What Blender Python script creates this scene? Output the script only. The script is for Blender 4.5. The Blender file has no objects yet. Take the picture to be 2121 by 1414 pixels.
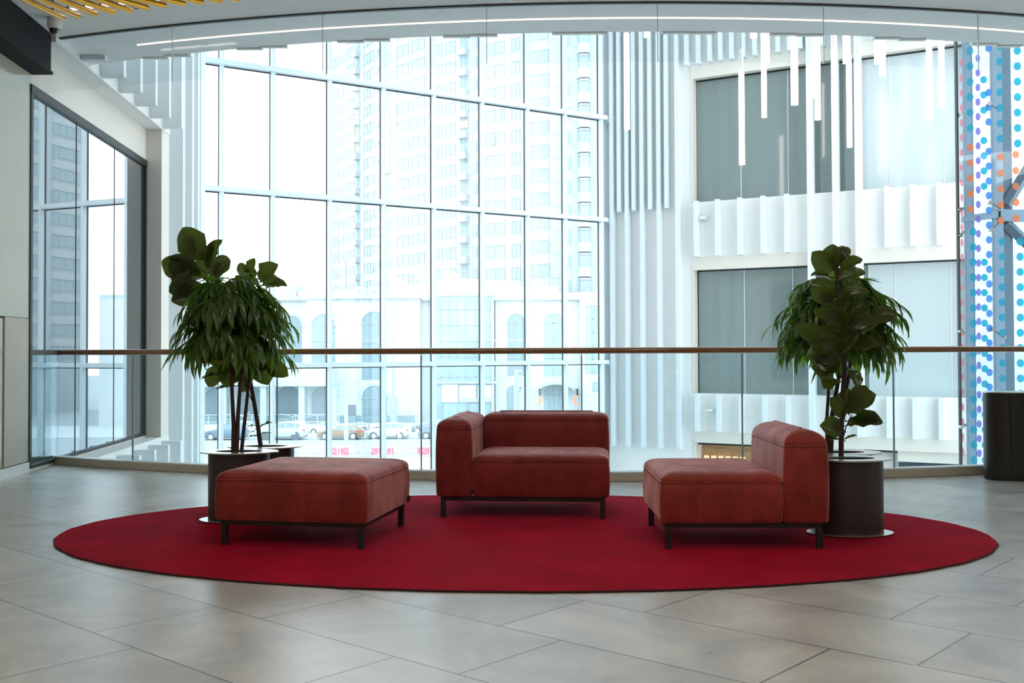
import bpy, math, random
from math import sin, cos, pi, sqrt, atan2, radians
from mathutils import Vector, Matrix

S = bpy.context.scene
COL = S.collection
# ------------------------------------------------------------------ camera, sky, exposure
FPX, CX, EYE = 2178.0, 1060.5, 1.2
PITCH, ROLL = 0.02, 0.0035
cd = bpy.data.cameras.new('camera'); cam = bpy.data.objects.new('camera', cd); COL.objects.link(cam)
cd.sensor_width = 36.0; cd.lens = 36.0 * FPX / 2121.0
cd.shift_y = -(707 - (727 - FPX * math.tan(PITCH))) / 2121.0
cd.clip_start = 0.05; cd.clip_end = 2000
cam.matrix_world = Matrix.Translation((0, 0, EYE)) @ Matrix.Rotation(pi / 2 + PITCH, 4, 'X') @ Matrix.Rotation(-ROLL, 4, 'Z')
S.camera = cam

SKY = 2.1
w = bpy.data.worlds.new('overcast_sky'); S.world = w; w.use_nodes = True
bg = w.node_tree.nodes['Background']; bg.inputs[0].default_value = (0.87, 0.955, 1.0, 1); bg.inputs[1].default_value = SKY

S.view_settings.view_transform = 'Standard'; S.view_settings.look = 'None'
S.view_settings.exposure = 0.9; S.view_settings.gamma = 1.0; S.view_settings.use_curve_mapping = False
cy = S.cycles
cy.max_bounces = 8; cy.diffuse_bounces = 4; cy.glossy_bounces = 4; cy.transmission_bounces = 4; cy.transparent_max_bounces = 24
cy.sample_clamp_indirect = 6.0; cy.caustics_reflective = False; cy.caustics_refractive = False
try: cy.use_denoising = True
except Exception: pass

# unseen fill lights added under the hall ceiling to brighten the foreground
CEIL = 4.45
def area(name, loc, sx, sy, power, col=(1, .87, .72)):
    l = bpy.data.lights.new(name, 'AREA'); l.shape = 'RECTANGLE'; l.size = sx; l.size_y = sy; l.energy = power; l.color = col
    o = bpy.data.objects.new(name, l); COL.objects.link(o); o.location = loc
    return o
for i, (x, y, p) in enumerate([(-2.5, 1.5, 26), (2.5, 1.5, 30), (-2.5, -3.0, 22), (2.5, -3.0, 26), (6.5, 3.5, 18), (0, 5.6, 14)]):
    area('ceiling_fill_light', (x, y, CEIL - .06), 1.2, 1.2, p)

# ------------------------------------------------------------------ pixel helpers (photo pixel + real distance -> place)
def ray(px, py):
    py0 = 727 - FPX * math.tan(PITCH)
    u = px - CX; v = -(py - py0); c, s = cos(ROLL), sin(ROLL)
    x = c * u + s * v; v2 = -s * u + c * v
    y = FPX * cos(PITCH) - v2 * sin(PITCH); z = FPX * sin(PITCH) + v2 * cos(PITCH)
    return Vector((x / y, 1.0, z / y))
def at(px, py, Y): return ray(px, py) * Y + Vector((0, 0, EYE))
def ground(px, py, z=0.0):
    r = ray(px, py); return r * ((z - EYE) / r.z) + Vector((0, 0, EYE))

# ------------------------------------------------------------------ materials
MATS = {}
def lin(h):
    h = h.lstrip('#'); v = [int(h[i:i + 2], 16) / 255 for i in (0, 2, 4)]
    return tuple(x / 12.92 if x <= .04045 else ((x + .055) / 1.055) ** 2.4 for x in v)
def new_mat(name):
    m = bpy.data.materials.new(name); m.use_nodes = True; m.node_tree.nodes.clear(); MATS[name] = m
    out = m.node_tree.nodes.new('ShaderNodeOutputMaterial')
    return m, m.node_tree, out
def pbr(name, col, rough=.6, metal=0., spec=.5, sheen=0., sheen_tint=None, emit=None, estr=0., bump=None, vary=None, coat=0.):
    """bump=(scale, strength, detail)  vary=(scale, amount, stretch xyz)"""
    m, nt, out = new_mat(name); N = nt.nodes; L = nt.links
    b = N.new('ShaderNodeBsdfPrincipled'); L.new(b.outputs[0], out.inputs[0])
    col = lin(col) if isinstance(col, str) else col
    b.inputs['Base Color'].default_value = (*col, 1); b.inputs['Roughness'].default_value = rough
    b.inputs['Metallic'].default_value = metal; b.inputs['Specular IOR Level'].default_value = spec
    if sheen: b.inputs['Sheen Weight'].default_value = sheen; b.inputs['Sheen Roughness'].default_value = .4
    if sheen_tint: b.inputs['Sheen Tint'].default_value = (*sheen_tint, 1)
    if coat: b.inputs['Coat Weight'].default_value = coat
    if emit: b.inputs['Emission Color'].default_value = (*emit, 1); b.inputs['Emission Strength'].default_value = estr
    tc = N.new('ShaderNodeTexCoord')
    if vary:
        mp = N.new('ShaderNodeMapping'); L.new(tc.outputs['Object'], mp.inputs[0]); mp.inputs['Scale'].default_value = vary[2]
        n = N.new('ShaderNodeTexNoise'); L.new(mp.outputs[0], n.inputs[0]); n.inputs['Scale'].default_value = vary[0]; n.inputs['Detail'].default_value = 5
        mr = N.new('ShaderNodeMapRange'); L.new(n.outputs[0], mr.inputs[0]); mr.inputs[1].default_value = .3; mr.inputs[2].default_value = .7
        mr.inputs[3].default_value = 1 - vary[1]; mr.inputs[4].default_value = 1 + vary[1]
        mx = N.new('ShaderNodeVectorMath'); mx.operation = 'SCALE'; mx.inputs[0].default_value = col; L.new(mr.outputs[0], mx.inputs['Scale'])
        L.new(mx.outputs[0], b.inputs['Base Color'])
    if bump:
        n = N.new('ShaderNodeTexNoise'); L.new(tc.outputs['Object'], n.inputs[0]); n.inputs['Scale'].default_value = bump[0]; n.inputs['Detail'].default_value = bump[2]
        bp = N.new('ShaderNodeBump'); L.new(n.outputs[0], bp.inputs['Height']); bp.inputs['Strength'].default_value = bump[1]; bp.inputs['Distance'].default_value = .01
        L.new(bp.outputs[0], b.inputs['Normal'])
    return m
def glass(name, tint, refl=1.0, rough=0.0, base=None, basefac=0.):
    m, nt, out = new_mat(name); N = nt.nodes; L = nt.links
    t = N.new('ShaderNodeBsdfTransparent'); t.inputs[0].default_value = (*tint, 1)
    g = N.new('ShaderNodeBsdfGlossy'); g.inputs['Roughness'].default_value = rough; g.inputs[0].default_value = (.95, .98, 1, 1)
    # Schlick reflectance from the angle to the surface, the same from either side of a thin pane
    ge = N.new('ShaderNodeNewGeometry'); dt = N.new('ShaderNodeVectorMath'); dt.operation = 'DOT_PRODUCT'; L.new(ge.outputs['Incoming'], dt.inputs[0]); L.new(ge.outputs['Normal'], dt.inputs[1])
    def mth(op, a, b=None):
        q = N.new('ShaderNodeMath'); q.operation = op
        for i_, v_ in enumerate((a, b)):
            if v_ is None: continue
            if isinstance(v_, (int, float)): q.inputs[i_].default_value = v_
            else: L.new(v_, q.inputs[i_])
        return q
    ab = mth('ABSOLUTE', dt.outputs['Value']); om = mth('SUBTRACT', 1.0, ab.outputs[0]); pw = mth('POWER', om.outputs[0], 5.0)
    sc = mth('MULTIPLY', pw.outputs[0], .96); ad = mth('ADD', sc.outputs[0], .04); mu = mth('MULTIPLY', ad.outputs[0], refl); mu.use_clamp = True
    src = t
    if base:
        d = N.new('ShaderNodeBsdfDiffuse'); d.inputs[0].default_value = (*base, 1)
        mm = N.new('ShaderNodeMixShader'); mm.inputs[0].default_value = basefac; L.new(t.outputs[0], mm.inputs[1]); L.new(d.outputs[0], mm.inputs[2]); src = mm
    mx = N.new('ShaderNodeMixShader'); L.new(mu.outputs[0], mx.inputs[0]); L.new(src.outputs[0], mx.inputs[1]); L.new(g.outputs[0], mx.inputs[2])
    L.new(mx.outputs[0], out.inputs[0])
    return m
def emis(name, col, s):
    m, nt, out = new_mat(name); e = nt.nodes.new('ShaderNodeEmission'); e.inputs[0].default_value = (*col, 1); e.inputs[1].default_value = s
    nt.links.new(e.outputs[0], out.inputs[0]); return m

def floor_mat():
    m, nt, out = new_mat('stone_tile'); N = nt.nodes; L = nt.links
    b = N.new('ShaderNodeBsdfPrincipled'); L.new(b.outputs[0], out.inputs[0])
    tc = N.new('ShaderNodeTexCoord'); mp = N.new('ShaderNodeMapping'); L.new(tc.outputs['Object'], mp.inputs[0])
    ang = radians(41.5); mp.vector_type = 'POINT'
    mp.inputs['Rotation'].default_value = (0, 0, ang)
    mp.inputs['Location'].default_value = (4.005 + 1.245 * 8, -2.2 + .61 * 8, 0)
    br = N.new('ShaderNodeTexBrick'); L.new(mp.outputs[0], br.inputs[0])
    br.offset = .28; br.offset_frequency = 2; br.squash = 1
    br.inputs['Scale'].default_value = 1; br.inputs['Brick Width'].default_value = 1.245; br.inputs['Row Height'].default_value = .61
    br.inputs['Mortar Size'].default_value = .0042; br.inputs['Mortar Smooth'].default_value = .1; br.inputs['Bias'].default_value = 0
    br.inputs['Color1'].default_value = (.52, .51, .475, 1); br.inputs['Color2'].default_value = (.43, .42, .39, 1); br.inputs['Mortar'].default_value = (.07, .07, .065, 1)
    n = N.new('ShaderNodeTexNoise'); L.new(mp.outputs[0], n.inputs[0]); n.inputs['Scale'].default_value = 1.6; n.inputs['Detail'].default_value = 8; n.inputs['Distortion'].default_value = 1.2; n.inputs['Roughness'].default_value = .62
    mr = N.new('ShaderNodeMapRange'); L.new(n.outputs[0], mr.inputs[0]); mr.inputs[1].default_value = .3; mr.inputs[2].default_value = .7; mr.inputs[3].default_value = .66; mr.inputs[4].default_value = 1.2
    ml = N.new('ShaderNodeVectorMath'); ml.operation = 'SCALE'; L.new(br.outputs['Color'], ml.inputs[0]); L.new(mr.outputs[0], ml.inputs['Scale'])
    # thin pale veins
    v = N.new('ShaderNodeTexNoise'); L.new(mp.outputs[0], v.inputs[0]); v.inputs['Scale'].default_value = 1.3; v.inputs['Detail'].default_value = 4; v.inputs['Distortion'].default_value = 3.5
    a = N.new('ShaderNodeMath'); a.operation = 'SUBTRACT'; L.new(v.outputs[0], a.inputs[0]); a.inputs[1].default_value = .5
    ab = N.new('ShaderNodeMath'); ab.operation = 'ABSOLUTE'; L.new(a.outputs[0], ab.inputs[0])
    vm = N.new('ShaderNodeMapRange'); L.new(ab.outputs[0], vm.inputs[0]); vm.inputs[1].default_value = .0; vm.inputs[2].default_value = .006; vm.inputs[3].default_value = .22; vm.inputs[4].default_value = 0
    mx = N.new('ShaderNodeMix'); mx.data_type = 'RGBA'; L.new(vm.outputs[0], mx.inputs[0]); L.new(ml.outputs[0], mx.inputs[6]); mx.inputs[7].default_value = (.62, .57, .48, 1)
    L.new(mx.outputs[2], b.inputs['Base Color'])
    rr = N.new('ShaderNodeMapRange'); L.new(n.outputs[0], rr.inputs[0]); rr.inputs[3].default_value = .24; rr.inputs[4].default_value = .36
    L.new(rr.outputs[0], b.inputs['Roughness'])
    b.inputs['Specular IOR Level'].default_value = .75
    bp = N.new('ShaderNodeBump'); bp.inputs['Strength'].default_value = .25; bp.inputs['Distance'].default_value = .003; bp.invert = True
    L.new(br.outputs['Fac'], bp.inputs['Height']); L.new(bp.outputs[0], b.inputs['Normal'])
    return m

def velvet(name, col, tint):
    m, nt, out = new_mat(name); N = nt.nodes; L = nt.links
    b = N.new('ShaderNodeBsdfPrincipled'); L.new(b.outputs[0], out.inputs[0])
    tc = N.new('ShaderNodeTexCoord')
    mp = N.new('ShaderNodeMapping'); L.new(tc.outputs['Object'], mp.inputs[0]); mp.inputs['Scale'].default_value = (3, 3, 1.6)
    n = N.new('ShaderNodeTexNoise'); L.new(mp.outputs[0], n.inputs[0]); n.inputs['Scale'].default_value = 2.2; n.inputs['Detail'].default_value = 6; n.inputs['Roughness'].default_value = .6; n.inputs['Distortion'].default_value = .6
    # woven slub: stretched noise in two directions
    m1 = N.new('ShaderNodeMapping'); L.new(tc.outputs['Object'], m1.inputs[0]); m1.inputs['Scale'].default_value = (350, 350, 14)
    n1 = N.new('ShaderNodeTexNoise'); L.new(m1.outputs[0], n1.inputs[0]); n1.inputs['Scale'].default_value = 1; n1.inputs['Detail'].default_value = 2
    m2 = N.new('ShaderNodeMapping'); L.new(tc.outputs['Object'], m2.inputs[0]); m2.inputs['Scale'].default_value = (14, 14, 350)
    n2 = N.new('ShaderNodeTexNoise'); L.new(m2.outputs[0], n2.inputs[0]); n2.inputs['Scale'].default_value = 1; n2.inputs['Detail'].default_value = 2
    ad = N.new('ShaderNodeMath'); ad.operation = 'ADD'; L.new(n1.outputs[0], ad.inputs[0]); L.new(n2.outputs[0], ad.inputs[1])
    r1 = N.new('ShaderNodeMapRange'); L.new(ad.outputs[0], r1.inputs[0]); r1.inputs[1].default_value = .6; r1.inputs[2].default_value = 1.4; r1.inputs[3].default_value = .62; r1.inputs[4].default_value = 1.38
    r2 = N.new('ShaderNodeMapRange'); L.new(n.outputs[0], r2.inputs[0]); r2.inputs[1].default_value = .3; r2.inputs[2].default_value = .7; r2.inputs[3].default_value = .72; r2.inputs[4].default_value = 1.3
    mu = N.new('ShaderNodeMath'); mu.operation = 'MULTIPLY'; L.new(r1.outputs[0], mu.inputs[0]); L.new(r2.outputs[0], mu.inputs[1])
    sc = N.new('ShaderNodeVectorMath'); sc.operation = 'SCALE'; sc.inputs[0].default_value = lin(col); L.new(mu.outputs[0], sc.inputs['Scale'])
    L.new(sc.outputs[0], b.inputs['Base Color'])
    b.inputs['Roughness'].default_value = .60; b.inputs['Specular IOR Level'].default_value = .55; b.inputs['Specular Tint'].default_value = (1, .62, .58, 1)
    rs = N.new('ShaderNodeMapRange'); L.new(n.outputs[0], rs.inputs[0]); rs.inputs[1].default_value = .35; rs.inputs[2].default_value = .65; rs.inputs[3].default_value = .45; rs.inputs[4].default_value = 1.0
    L.new(rs.outputs[0], b.inputs['Sheen Weight']); b.inputs['Sheen Roughness'].default_value = .5; b.inputs['Sheen Tint'].default_value = (*tint, 1)
    bp = N.new('ShaderNodeBump'); bp.inputs['Strength'].default_value = .35; bp.inputs['Distance'].default_value = .002; L.new(ad.outputs[0], bp.inputs['Height']); L.new(bp.outputs[0], b.inputs['Normal'])
    return m

def leafmat(name, c1, c2, trans, rough=.35):
    m, nt, out = new_mat(name); N = nt.nodes; L = nt.links
    b = N.new('ShaderNodeBsdfPrincipled'); t = N.new('ShaderNodeBsdfTranslucent'); mx = N.new('ShaderNodeMixShader')
    tc = N.new('ShaderNodeTexCoord'); n = N.new('ShaderNodeTexNoise'); L.new(tc.outputs['Object'], n.inputs[0]); n.inputs['Scale'].default_value = 9; n.inputs['Detail'].default_value = 3
    cr = N.new('ShaderNodeMix'); cr.data_type = 'RGBA'; L.new(n.outputs[0], cr.inputs[0]); cr.inputs[6].default_value = (*c1, 1); cr.inputs[7].default_value = (*c2, 1)
    L.new(cr.outputs[2], b.inputs['Base Color']); b.inputs['Roughness'].default_value = rough
    t.inputs[0].default_value = (*trans, 1); mx.inputs[0].default_value = .3
    L.new(b.outputs[0], mx.inputs[1]); L.new(t.outputs[0], mx.inputs[2]); L.new(mx.outputs[0], out.inputs[0])
    return m

M = MATS
floor_mat()
pbr('white_paint', (.82, .82, .80), .55)
pbr('cream_paint', (.74, .70, .63), .5)
pbr('fin_paint', (.75, .81, .84), .45)
pbr('soffit_paint', (.86, .87, .86), .6, vary=(3, .04, (1, 1, 1)))
pbr('ceiling_paint', (.86, .85, .83), .7)
pbr('dark_panel', (.014, .013, .014), .7, spec=.15, vary=(20, .2, (1, 1, 1)))
pbr('beige_glossy', lin('#b9b7a4'), .12, vary=(1.2, .05, (1, 1, 1)))
pbr('beige_plaster', lin('#b4b0a4'), .7, bump=(60, .15, 4), vary=(2, .06, (1, 1, 1)))
pbr('curb_stone', lin('#c9c0ad'), .5, vary=(4, .06, (1, 1, 1)))
pbr('curb_top', lin('#dfe4e2'), .35)
pbr('black_gasket', (.012, .014, .016), .5)
pbr('mullion_paint', (.80, .88, .92), .35)
pbr('steel_paint', lin('#8b9cad'), .45, vary=(3, .05, (1, 1, 1)))
pbr('steel_dark', lin('#5a6c7d'), .45)
glass('curtain_glass', (.95, .985, 1.0), .8)
glass('rail_glass', (.93, .975, .985), .75)
glass('smoke_glass', (.955, .98, .985), .8)
glass('screen_glass', (.9, .95, .97), 1.0)
glass('added_skylight_glass', (.95, .98, 1.0), .6)
glass('shop_mirror_glass', (.30, .36, .40), 2.7, base=(.14, .17, .19), basefac=.5)
glass('shop_dark_glass', (.3, .34, .34), 2.5, base=(.24, .30, .29), basefac=.8, rough=.05)
glass('shop_frost_glass', (.6, .65, .66), 2.0, base=(.60, .69, .71), basefac=.9, rough=.12)
pbr('handrail_wood', lin('#8a5a2e'), .32, vary=(3, .2, (14, 14, 1)), coat=1.0)
pbr('handrail_dark', (.05, .045, .045), .4)
pbr('gold_metal', lin('#c8912c'), .28, metal=.85)
pbr('steel_brushed', lin('#cfd2d0'), .3, metal=.9)
pbr('planter_metal', (.075, .066, .066), .36, metal=.7)
pbr('bin_metal', (.045, .043, .043), .33, metal=.7)
pbr('black_steel', (.010, .010, .011), .45)
pbr('black_fabric', (.01, .01, .01), .8)
pbr('soil', (.035, .022, .018), .95, bump=(60, .8, 4), vary=(30, .5, (1, 1, 1)))
pbr('plant_stem', lin('#3c2420'), .6, bump=(80, .4, 3))
pbr('twig', (.09, .10, .03), .6)
leafmat('willow_leaf', (.016, .050, .010), (.060, .125, .022), (.34, .68, .05), .26)
leafmat('fiddle_leaf', (.016, .030, .010), (.050, .065, .016), (.20, .26, .03), .22)
velvet('velvet', '#741818', (1, .54, .52))
velvet('velvet_warm', '#832219', (1, .54, .50))
pbr('rug_pile', (.50, .004, .03), .9, spec=.07, sheen=.1, sheen_tint=(1, .08, .16), bump=(420, .9, 3), vary=(2.2, .2, (1, 1, 1)))
pbr('rug_edge', lin('#4a0713'), .9, bump=(300, .6, 2))
emis('lamp_tube', (1.0, .93, .86), 2.2)
emis('led_strip', (1.0, .78, .56), 1.6)
emis('shelf_led', (1.0, .72, .42), .75)
emis('led_white', (1.0, .93, .86), 3.0)
pbr('lamp_cap', (.75, .68, .62), .4)
pbr('white_plastic', (.8, .8, .78), .35)
pbr('dark_dome', (.01, .01, .012), .06, coat=1)
pbr('chrome', (.6, .6, .62), .15, metal=1)
for nm, c in {'dot_pink': '#ffc0d0', 'dot_purple': '#b3acec', 'dot_blue': '#82bdf0', 'dot_cyan': '#5cd2e6', 'dot_orange': '#ffb88c'}.items():
    mm = glass(nm, lin(c), .6, base=lin(c), basefac=.3)
# outdoors: haze is put into the building colours, pale with low contrast
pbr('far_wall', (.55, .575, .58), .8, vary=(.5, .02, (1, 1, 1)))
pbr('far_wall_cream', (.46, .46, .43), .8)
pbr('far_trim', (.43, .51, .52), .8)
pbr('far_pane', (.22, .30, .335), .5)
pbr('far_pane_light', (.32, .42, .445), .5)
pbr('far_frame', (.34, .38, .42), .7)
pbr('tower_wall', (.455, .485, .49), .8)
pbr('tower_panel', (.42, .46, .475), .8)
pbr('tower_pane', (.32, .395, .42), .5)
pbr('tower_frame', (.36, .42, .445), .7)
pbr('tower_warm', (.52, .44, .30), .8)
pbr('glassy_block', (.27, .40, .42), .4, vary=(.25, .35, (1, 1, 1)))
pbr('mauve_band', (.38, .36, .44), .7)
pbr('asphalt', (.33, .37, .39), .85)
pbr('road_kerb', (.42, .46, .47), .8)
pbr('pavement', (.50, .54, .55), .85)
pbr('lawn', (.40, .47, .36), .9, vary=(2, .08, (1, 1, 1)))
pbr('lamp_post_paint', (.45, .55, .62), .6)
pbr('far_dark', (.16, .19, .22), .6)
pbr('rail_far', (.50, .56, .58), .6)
pbr('barrier_red', lin('#ff5a72'), .6)
pbr('barrier_white', (.8, .8, .8), .6)
pbr('arrow_orange', lin('#ff8a5c'), .6)
pbr('tyre', (.06, .07, .08), .7)
pbr('wheel_rim', (.6, .62, .64), .35)
pbr('car_glass', (.22, .30, .34), .2)
pbr('car_white', (.62, .63, .63), .3)
pbr('car_silver', (.52, .56, .58), .3)
pbr('car_blue', (.16, .22, .28), .3)
pbr('car_brown', (.36, .20, .12), .3)
pbr('car_grey', (.26, .30, .33), .3)
pbr('car_trim', (.12, .14, .16), .6)
pbr('tail_light', lin('#e0405a'), .4)
pbr('slate', lin('#33454f'), .4)
pbr('shop_wood', lin('#b58a5c'), .6, vary=(2, .3, (1, 1, 6)))
pbr('shop_interior', (.05, .055, .06), .8)

# ------------------------------------------------------------------ mesh builder
class MB:
    def __init__(s): s.v = []; s.f = []; s.m = []; s.mats = []
    def mi(s, mat):
        if mat not in s.mats: s.mats.append(mat)
        return s.mats.index(mat)
    def add(s, vs, fs, mat):
        o = len(s.v); s.v += [tuple(v) for v in vs]; k = s.mi(mat)
        for f in fs: s.f.append(tuple(o + i for i in f)); s.m.append(k)
        return s
    def hexa(s, p, mat):  # 8 points: bottom 4 ccw, top 4
        return s.add(p, [(0, 3, 2, 1), (4, 5, 6, 7), (0, 1, 5, 4), (1, 2, 6, 5), (2, 3, 7, 6), (3, 0, 4, 7)], mat)
    def box(s, x0, x1, y0, y1, z0, z1, mat, fr=None):
        P = [(x0, y0, z0), (x1, y0, z0), (x1, y1, z0), (x0, y1, z0), (x0, y0, z1), (x1, y0, z1), (x1, y1, z1), (x0, y1, z1)]
        if fr: P = [fr(*p) for p in P]
        return s.hexa(P, mat)
    def prism(s, poly, z0, z1, mat, top=None):
        n = len(poly); vs = [(x, y, z0) for x, y in poly] + [(x, y, z1) for x, y in poly]
        fs = [tuple(range(n - 1, -1, -1))] + [(i, (i + 1) % n, n + (i + 1) % n, n + i) for i in range(n)]
        s.add(vs, fs, mat); s.add([(x, y, z1) for x, y in poly], [tuple(range(n))], top or mat); return s
    def loft(s, rings, mat, cap0=True, cap1=True, closed=True):
        n = len(rings[0]); vs = [p for r in rings for p in r]; fs = []
        for i in range(len(rings) - 1):
            for j in range(n if closed else n - 1):
                k = (j + 1) % n; fs.append((i * n + j, i * n + k, (i + 1) * n + k, (i + 1) * n + j))
        if cap0: fs.append(tuple(range(n - 1, -1, -1)))
        if cap1: o = (len(rings) - 1) * n; fs.append(tuple(range(o, o + n)))
        return s.add(vs, fs, mat)
    def tube(s, pts, rad, mat, n=8, cap=True):
        pts = [Vector(p) for p in pts]; R = rad if isinstance(rad, (list, tuple)) else [rad] * len(pts); rings = []
        up = None
        for i, p in enumerate(pts):
            d = (pts[min(i + 1, len(pts) - 1)] - pts[max(i - 1, 0)]).normalized()
            if up is None: up = Vector((0, 0, 1)) if abs(d.z) < .9 else Vector((1, 0, 0))
            a = d.cross(up).normalized(); b = a.cross(d).normalized(); up = b
            rings.append([tuple(p + a * (R[i] * cos(2 * pi * k / n)) + b * (R[i] * sin(2 * pi * k / n))) for k in range(n)])
        return s.loft(rings, mat, cap, cap)
    def cyl(s, c, r, z0, z1, mat, n=24, r2=None):
        r2 = r if r2 is None else r2
        return s.loft([[(c[0] + r * cos(2 * pi * k / n), c[1] + r * sin(2 * pi * k / n), z0) for k in range(n)], [(c[0] + r2 * cos(2 * pi * k / n), c[1] + r2 * sin(2 * pi * k / n), z1) for k in range(n)]], mat)
    def mesh(s, name, smooth=None):
        me = bpy.data.meshes.new(name); me.from_pydata(s.v, [], s.f)
        for mt in s.mats: me.materials.append(M[mt])
        me.polygons.foreach_set('material_index', s.m)
        me.update()
        if smooth is not None:
            me.polygons.foreach_set('use_smooth', [True] * len(me.polygons))
            if smooth < 180: me.set_sharp_from_angle(angle=radians(smooth))
        return me
    def obj(s, name, parent=None, smooth=None, bevel=0, label=None):
        o = bpy.data.objects.new(name, s.mesh(name, smooth)); COL.objects.link(o)
        if parent: o.parent = parent
        if bevel:
            b = o.modifiers.new('bevel', 'BEVEL'); b.width = bevel; b.segments = 2; b.limit_method = 'ANGLE'
        if label: o['label'] = label
        return o
def tag(o, label=None, cat=None, group=None, kind=None):
    if label: o['label'] = label
    if cat: o['category'] = cat
    if group: o['group'] = group
    if kind: o['kind'] = kind
    return o
def empty(name, loc=(0, 0, 0), rz=0, label=None, cat=None, group=None, kind=None):
    o = bpy.data.objects.new(name, None); COL.objects.link(o); o.location = loc; o.rotation_euler = (0, 0, rz); o.empty_display_size = .1
    return tag(o, label, cat, group, kind)
def copy_tree(o, parent=None):
    c = o.copy(); COL.objects.link(c); c.parent = parent
    for ch in [x for x in bpy.data.objects if x.parent == o]: copy_tree(ch, c)
    return c
def struct(name, label=None): return empty(name, label=label, kind='structure')
def frame2(O, d, n):
    return lambda a, b, z: (O[0] + d[0] * a + n[0] * b, O[1] + d[1] * a + n[1] * b, z)

# ================================================================== THE HALL
ARC_C, ARC_R = (1.25, 22.08), 12.4            # balustrade line in plan
CARC_R = 17.0; CARC_C = (1.25, 9.74 + CARC_R)  # glass line under the ceiling
SOF_R = 16.0; SOF_C = (1.25, 10.66 + SOF_R)    # outer edge of the slab soffit
def arcY(x, c, r): return c[1] - sqrt(r * r - (x - c[0]) ** 2)
def XL(y): return -4.93 - .075 * (y - 11.3)    # face of the left wall
HX = 9.5                                       # right side wall of the hall
def arc_poly(c, r, x0, x1, n=40): return [(x0 + (x1 - x0) * i / n, arcY(x0 + (x1 - x0) * i / n, c, r)) for i in range(n + 1)]

f = MB(); edge = arc_poly(ARC_C, ARC_R - .10, -5.1, HX)
f.prism([(-3.6, -8), (HX, -8)] + edge[::-1], -.45, 0, 'white_paint', 'stone_tile')
fo = f.obj('floor'); tag(fo, 'grey stone tile floor with thin dark joints', kind='structure')
cl = struct('ceiling', 'pale ceiling ending in a curved edge above the atrium')
f = MB(); edge = arc_poly(CARC_C, CARC_R, -5.2, HX)
f.prism([(-3.6, -8), (HX, -8)] + edge[::-1], CEIL, CEIL + .5, 'ceiling_paint'); f.obj('ceiling_slab', cl)
# soffit beyond the glass, with light slot
def strip_ring(mb, cA, rA, cB, rB, x0, x1, z0, z1, mat, n=48):
    A = arc_poly(cA, rA, x0, x1, n); B = arc_poly(cB, rB, x0, x1, n)
    for i in range(n):
        mb.hexa([(*A[i], z0), (*A[i + 1], z0), (*B[i + 1], z0), (*B[i], z0), (*A[i], z1), (*A[i + 1], z1), (*B[i + 1], z1), (*B[i], z1)], mat)
f = MB(); strip_ring(f, CARC_C, CARC_R - .03, SOF_C, SOF_R, -4.98, 8.2, CEIL, CEIL + .5, 'soffit_paint'); f.obj('soffit', cl)
f = MB(); strip_ring(f, CARC_C, CARC_R + .012, CARC_C, CARC_R - .03, -4.98, 8.2, CEIL - .012, CEIL + .1, 'black_gasket'); f.obj('glass_channel', cl)
f = MB(); strip_ring(f, (1.25, 10.19 + 16.4), 16.4 + .0, (1.25, 10.19 + 16.4), 16.4 - .028, -3.95, 8.0, CEIL - .006, CEIL + .02, 'led_strip'); f.obj('led_strip', cl, label='thin warm light line recessed in the soffit')
# fascia teeth under the soffit rim (cladding fin ends)
f = MB()
for i in range(44):
    x = -4.5 + i * .28
    if i % 4 in (0, 1): continue
    y = arcY(x, SOF_C, SOF_R); f.box(x - .12, x + .16, y - .01, y + .05, CEIL - .012, CEIL + 1.0, 'white_paint')
f.obj('fascia_cladding', cl)

# smoke screen: frameless glass panels hanging from the ceiling edge
ss = empty('hanging_glass_screen', label='curved frameless glass downstand hanging under the ceiling edge', cat='glass screen')
xs_px = [86, 355, 668, 1010, 1366, 1712, 2034, 2330]
def x_at_px(px, c, r):
    lo, hi = -5.2, 8.5; q = (px - CX) / FPX
    for _ in range(50):
        m_ = (lo + hi) / 2
        if m_ / arcY(m_, c, r) < q: lo = m_
        else: hi = m_
    return (lo + hi) / 2
xs = [x_at_px(p, CARC_C, CARC_R) for p in xs_px]
for a, b in zip(xs[:-1], xs[1:]):
    g = MB(); A = arc_poly(CARC_C, CARC_R, a + .004, b - .004, 6); B = arc_poly(CARC_C, CARC_R - .014, a + .004, b - .004, 6)
    P = A + B[::-1]; g.prism(P, CEIL - .56, CEIL - .004, 'smoke_glass'); g.obj('glass_panel', ss)
    e = MB(); e.box(b - .003, b + .003, arcY(b, CARC_C, CARC_R) - .002, arcY(b, CARC_C, CARC_R) + .016, CEIL - .56, CEIL - .01, 'curb_top'); e.obj('panel_joint', ss)

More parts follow.
